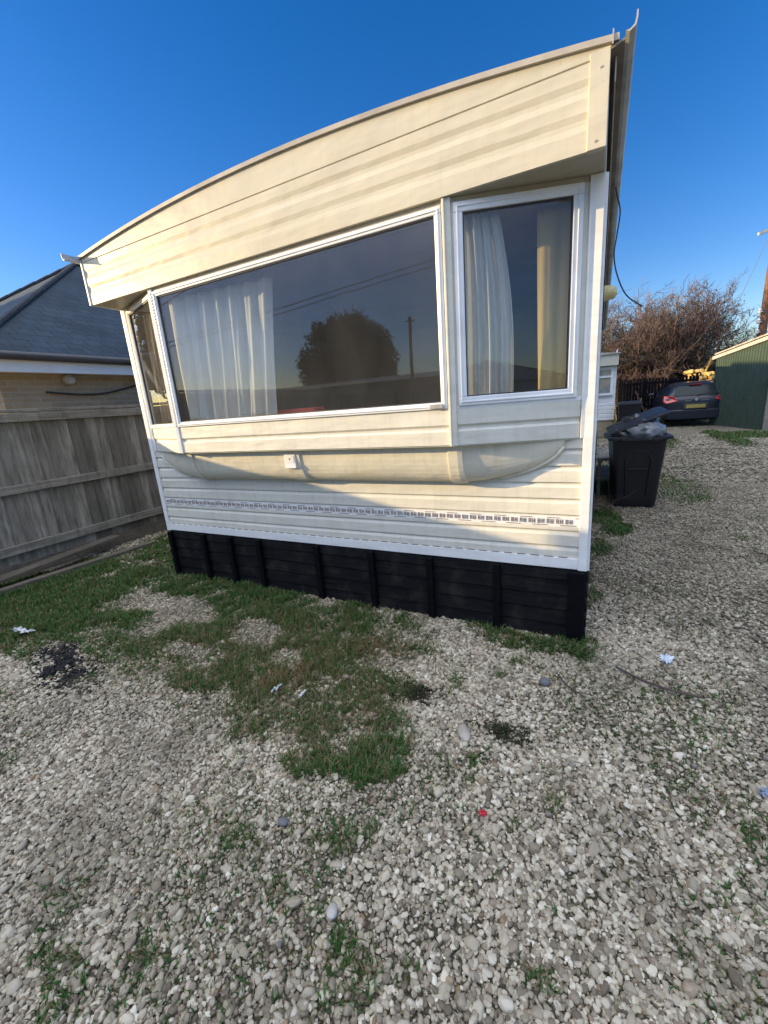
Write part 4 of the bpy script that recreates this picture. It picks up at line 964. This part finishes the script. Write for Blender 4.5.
# ------------------------------------------------------------------ gravel stones: points + geometry-nodes instancing
def points(n, box, seed, smin, smax, dens=1.0):
    r = np.random.default_rng(seed); x = r.uniform(box[0], box[1], n); y = r.uniform(box[2], box[3], n)
    g = grassmask(x, y); bare = np.clip((fbm(x, y, 1.5, 21)-.46)*2.6, 0, .5)*np.clip((y+2.6)*1.2, .3, 1)
    bare = np.maximum(bare, ell(x, y, -.76, -.80, .16, .11, 0, .6)*.9); bare = np.maximum(bare, ell(x, y, -.28, -.90, .15, .10, 0, .6)*.9)
    p = (1-np.clip(g*1.05, 0, .82))*(1-bare)*dens; ok = (r.random(n) < p) & inview(x, y)
    x, y = x[ok], y[ok]; n = len(x)
    s = smin+(smax-smin)*r.random(n)**1.7; ch = charmask(x, y); gk = np.clip(grassmask(x, y)*1.6+.9*np.maximum.reduce([ell(x, y, -2.9, -.7, 1.7, .8, 0, .3), ell(x, y, -1.5, -.7, .8, .7, 0, .3)]), 0, 1)
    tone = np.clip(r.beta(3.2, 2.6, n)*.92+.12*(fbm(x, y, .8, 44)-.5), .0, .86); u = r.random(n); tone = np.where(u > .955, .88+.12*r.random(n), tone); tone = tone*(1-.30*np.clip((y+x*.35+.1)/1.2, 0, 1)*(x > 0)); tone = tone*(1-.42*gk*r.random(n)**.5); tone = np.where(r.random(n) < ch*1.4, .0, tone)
    sc = np.stack([s*r.uniform(.95, 1.45, n), s*r.uniform(.72, 1.05, n), s*r.uniform(.52, .92, n)], 1)
    rot = np.stack([r.normal(0, .30, n), r.normal(0, .30, n), r.uniform(0, 6.28, n)], 1)
    z = s*r.uniform(.0, .7, n)+r.random(n)*.006
    return np.stack([x, y, z], 1), sc, rot, tone
sets = [points(215000, (-4.6, 1.5, -2.9, .15), 1, .0048, .0106), points(90000, (-4.6, 1.5, -2.9, .15), 6, .0028, .0062), points(3500, (-4.6, 1.5, -2.45, .15), 16, .011, .018), points(95000, (.0, 3.2, .1, 5.0), 2, .0058, .0125), points(34000, (.0, 4.0, 5.0, 12.0), 3, .010, .024, .8), points(12000, (-5.3, -3.7, 0, 2.0), 4, .009, .02), points(75000, (1.5, 3.8, -2.9, .15), 5, .0055, .012)]
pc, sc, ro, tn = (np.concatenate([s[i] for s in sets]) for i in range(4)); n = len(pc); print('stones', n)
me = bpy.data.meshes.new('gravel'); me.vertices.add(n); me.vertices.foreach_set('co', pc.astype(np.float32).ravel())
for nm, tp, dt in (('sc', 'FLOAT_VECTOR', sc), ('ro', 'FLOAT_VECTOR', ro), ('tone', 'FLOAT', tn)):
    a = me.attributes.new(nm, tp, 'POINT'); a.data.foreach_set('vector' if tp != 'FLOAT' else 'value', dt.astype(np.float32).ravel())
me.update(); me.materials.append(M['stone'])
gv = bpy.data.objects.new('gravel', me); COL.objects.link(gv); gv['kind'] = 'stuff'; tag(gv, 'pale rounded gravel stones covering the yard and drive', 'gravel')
ng = bpy.data.node_groups.new('scatter_pebbles', 'GeometryNodeTree'); ng.interface.new_socket('Geometry', in_out='INPUT', socket_type='NodeSocketGeometry'); ng.interface.new_socket('Geometry', in_out='OUTPUT', socket_type='NodeSocketGeometry')
N = ng.nodes; L = ng.links; gi = N.new('NodeGroupInput'); go = N.new('NodeGroupOutput')
g2i = N.new('GeometryNodeGeometryToInstance')
for k in range(7):
    ico = N.new('GeometryNodeMeshIcoSphere'); ico.inputs['Radius'].default_value = 1; ico.inputs['Subdivisions'].default_value = 3
    sp = N.new('GeometryNodeSetPosition'); ns = N.new('ShaderNodeTexNoise'); ns.noise_dimensions = '4D'; ns.inputs['W'].default_value = k*7.3; ns.inputs['Scale'].default_value = .85; ns.inputs['Detail'].default_value = 2.0
    pos = N.new('GeometryNodeInputPosition'); L.new(pos.outputs[0], ns.inputs['Vector'])
    sb = N.new('ShaderNodeVectorMath'); sb.operation = 'SUBTRACT'; sb.inputs[1].default_value = (.5, .5, .5); L.new(ns.outputs['Color'], sb.inputs[0])
    ml = N.new('ShaderNodeVectorMath'); ml.operation = 'SCALE'; ml.inputs['Scale'].default_value = 1.5; L.new(sb.outputs[0], ml.inputs[0])
    L.new(ico.outputs[0], sp.inputs['Geometry']); L.new(ml.outputs[0], sp.inputs['Offset'])
    sm2 = N.new('GeometryNodeSetShadeSmooth'); L.new(sp.outputs[0], sm2.inputs[0]); mt = N.new('GeometryNodeSetMaterial'); mt.inputs['Material'].default_value = M['stone']; L.new(sm2.outputs[0], mt.inputs[0]); L.new(mt.outputs[0], g2i.inputs[0])
iop = N.new('GeometryNodeInstanceOnPoints'); iop.inputs['Pick Instance'].default_value = True
def na(nm, tp):
    q = N.new('GeometryNodeInputNamedAttribute'); q.data_type = tp; q.inputs['Name'].default_value = nm; return q.outputs['Attribute']
L.new(gi.outputs[0], iop.inputs['Points']); L.new(g2i.outputs[0], iop.inputs['Instance']); L.new(na('sc', 'FLOAT_VECTOR'), iop.inputs['Scale'])
e2r = N.new('FunctionNodeEulerToRotation'); L.new(na('ro', 'FLOAT_VECTOR'), e2r.inputs[0]); L.new(e2r.outputs[0], iop.inputs['Rotation'])
L.new(iop.outputs[0], go.inputs[0]); md = gv.modifiers.new('scatter', 'NODES'); md.node_group = ng

# ------------------------------------------------------------------ small things on the ground
def pebble(name, label, cat, loc, s, mat, seed, rz=0):
    o = obj(name, blob((0, 0, 0), s, seed, .18, 14, 9, 0), mat, smooth=True); o.location = loc; o.rotation_euler = (0, 0, rz); return tag(o, label, cat)
pebble('large_stone', 'larger blue grey stone among the gravel left of centre', 'stone', (-.942, -1.639, .022), (.022, .017, .011), simple('blue_stone', (.13, .13, .135), .7), 2)
pebble('large_stone', 'pale oval stone near the bottom of the gravel', 'stone', (-.62, -1.80, .018), (.017, .022, .012), simple('pale_stone', (.46, .43, .37), .7), 5, .4)
pebble('large_stone', 'long tan stone near the dry weed clumps', 'stone', (-.45, -.98, .02), (.026, .055, .016), simple('tan_stone', (.38, .34, .27), .7), 9, .5)
pebble('large_stone', 'dark grey stone in front of the skirt corner', 'stone', (-.16, -.50, .025), (.028, .024, .02), simple('grey_stone', (.13, .135, .14), .7), 11)
def scrap(label, pts, mat, name='litter_scrap'):
    P4 = [Vector(p) for p in pts]; rr = random.Random(len(label)*7); mb = MB(); rows = []
    for i in range(7):
        row = []
        for j in range(7):
            u, v = i/6, j/6; p = P4[0]*(1-u)*(1-v)+P4[1]*u*(1-v)+P4[2]*u*v+P4[3]*(1-u)*v; k = (P4[2]-P4[0]).length*.10
            row.append(p+Vector((rr.gauss(0, k*.6), rr.gauss(0, k*.6), abs(rr.gauss(0, k)))))
        rows.append(row)
    mb.grid(rows); mb.grid([[p+Vector((.0005, .0005, -.0015)) for p in row] for row in rows]); return tag(obj(name, mb, mat), label, 'litter', 'litter on the ground')
M['paper'] = simple('white_litter', (.60, .60, .60), .7, .3, 30)
x, y = -3.72, -1.28; scrap('white strip of litter lying in the grass at the far left', [(x-.09, y-.02, .05), (x+.07, y-.0, .055), (x+.08, y+.03, .05), (x-.08, y+.01, .06)], M['paper'])
x, y = -1.46, -1.08; scrap('folded white paper scrap in the brown grass, left one of two', [(x-.02, y-.02, .03), (x+.012, y-.0, .035), (x+.02, y+.03, .05), (x-.01, y+.02, .04)], M['paper'])
x, y = -1.30, -1.06; scrap('thin white paper scrap in the brown grass, right one of two', [(x-.006, y-.02, .03), (x+.008, y-.01, .035), (x+.012, y+.03, .05), (x-.004, y+.02, .04)], M['paper'])
x, y = .41, -.10; scrap('crumpled pale blue paper on the gravel right of the caravan corner', [(x-.03, y-.02, .03), (x+.015, y-.03, .025), (x+.03, y+.02, .045), (x-.015, y+.03, .04)], simple('pale_blue_paper', (.55, .60, .66), .7, .3, 30))
x, y = -.279, -1.331; scrap('small bright red scrap on the gravel', [(x-.013, y-.008, .03), (x+.01, y-.010, .028), (x+.014, y+.006, .036), (x-.010, y+.010, .034)], simple('red_scrap', (.45, .02, .03), .5, .1))
x, y = .618, -.868; scrap('blue and white scrap at the right edge of the gravel', [(x-.015, y-.02, .03), (x+.02, y-.01, .03), (x+.02, y+.02, .035), (x-.012, y+.015, .034)], simple('blue_scrap', (.2, .24, .32), .7, .4, 60))
mb = MB(); mb.tube(spline([(.17, -.25, .03), (.28, -.33, .035), (.40, -.36, .03), (.52, -.385, .04)]), [.006]*24+[.003], 6); tag(obj('twig', mb, M['darktwig'], smooth=True), 'thin dark twig lying on the gravel at the right', 'twig')
mb = MB(); mb.tube(spline([(-.10, -.42, .03), (-.05, -.50, .03), (.03, -.56, .032)]), .004, 6); tag(obj('twig', mb, M['darktwig'], smooth=True), 'short bent twig on the gravel before the skirt corner', 'twig')
def weed(label, x, y, n, h, mat, seed, spread=.08, leafn=0):
    rr = random.Random(seed); t = thing('weed_clump', label, 'weed', (x, y, 0)); mb = MB(); lf = MB()
    for _ in range(n):
        a = rr.uniform(0, 6.28); r_ = rr.random()*spread*(.6+.5*math.sin(2*a+seed)+.3*math.sin(5*a)); p = Vector((x+r_*.7*math.cos(a), y+r_*.5*math.sin(a), .005)); pts = [p]; d = Vector((math.cos(a)*.7, math.sin(a)*.7, 1))
        for k in range(4): d = d+Vector((rr.gauss(0, .5), rr.gauss(0, .5), rr.gauss(-.35, .25))); p = p+d.normalized()*h*rr.uniform(.2, .35); p.z = max(p.z, .012); pts.append(p)
        mb.tube(pts, [.0022, .002, .0018, .0015, .001], 4)
        for q in pts[1:]:
            for _ in range(leafn):
                e = Euler((rr.uniform(-.8, .8), rr.uniform(-.8, .8), rr.uniform(0, 6))).to_matrix(); s = rr.uniform(.008, .02); c = q+Vector((rr.gauss(0, .008), rr.gauss(0, .008), rr.gauss(0, .006)))
                lf.add([c+e@Vector(v)*s for v in ((-.5, 0, 0), (0, -.3, 0), (.6, 0, .1), (0, .3, 0))], [(0, 1, 2, 3)], rr.random())
    obj('stems', mb, mat, t)
    if leafn: obj('leaves', lf, M['grass'] if leafn > 1 else M['leaf'], t)
weed('dark dry matted weed clump on the gravel, left one of two', -.77, -.80, 85, .05, M['deadweed'], 1, .24, 1)
weed('dark dry matted weed clump on the gravel, right one with green beside it', -.29, -.90, 60, .045, M['deadweed'], 2, .20, 1)
weed('leafy green weed at the foot of the black skirt corner', -.05, -.16, 22, .10, M['leaf'], 3, .10, 3)
weed('leafy green weed at the skirt foot, left of the corner weed', -.22, -.15, 18, .09, M['leaf'], 4, .12, 3)
weed('small green weed beside the dry clumps', -.36, -1.08, 8, .045, M['leaf'], 5, .03, 3)
weed('tall pale dry stems against the caravan side by the step', .13, 3.2, 26, .45, M['drytwig'], 6, .16, 0)
weed('green weed growing between the caravan and the bin', .10, 2.9, 26, .22, M['leaf'], 7, .16, 3)
cm = MB(); cr_ = random.Random(31)
for k in range(2200):
    a = cr_.uniform(0, 6.28); r_ = cr_.random()**.75; x = -2.98+.60*r_*math.cos(a)+cr_.gauss(0, .06); y = -1.34+.19*r_*math.sin(a)-.14*r_*math.cos(a)+cr_.gauss(0, .025)
    sz = cr_.uniform(.003, .009) if k % 12 else cr_.uniform(.010, .018)
    if fbm(np.array([x]), np.array([y]), 7.0, 222)[0] < .40: continue; b_ = blob((x, y, .012+cr_.random()*.02), (sz*1.3, sz, sz*.7), k, .3, 6, 4, 0); cm.add([(p[0], p[1], p[2]+.012) for p in b_.v], b_.f)
co = obj('charred_debris', cm, M['charcoal']); co['kind'] = 'stuff'; tag(co, 'black charred debris scattered in the burnt patch at the left', 'charred debris')
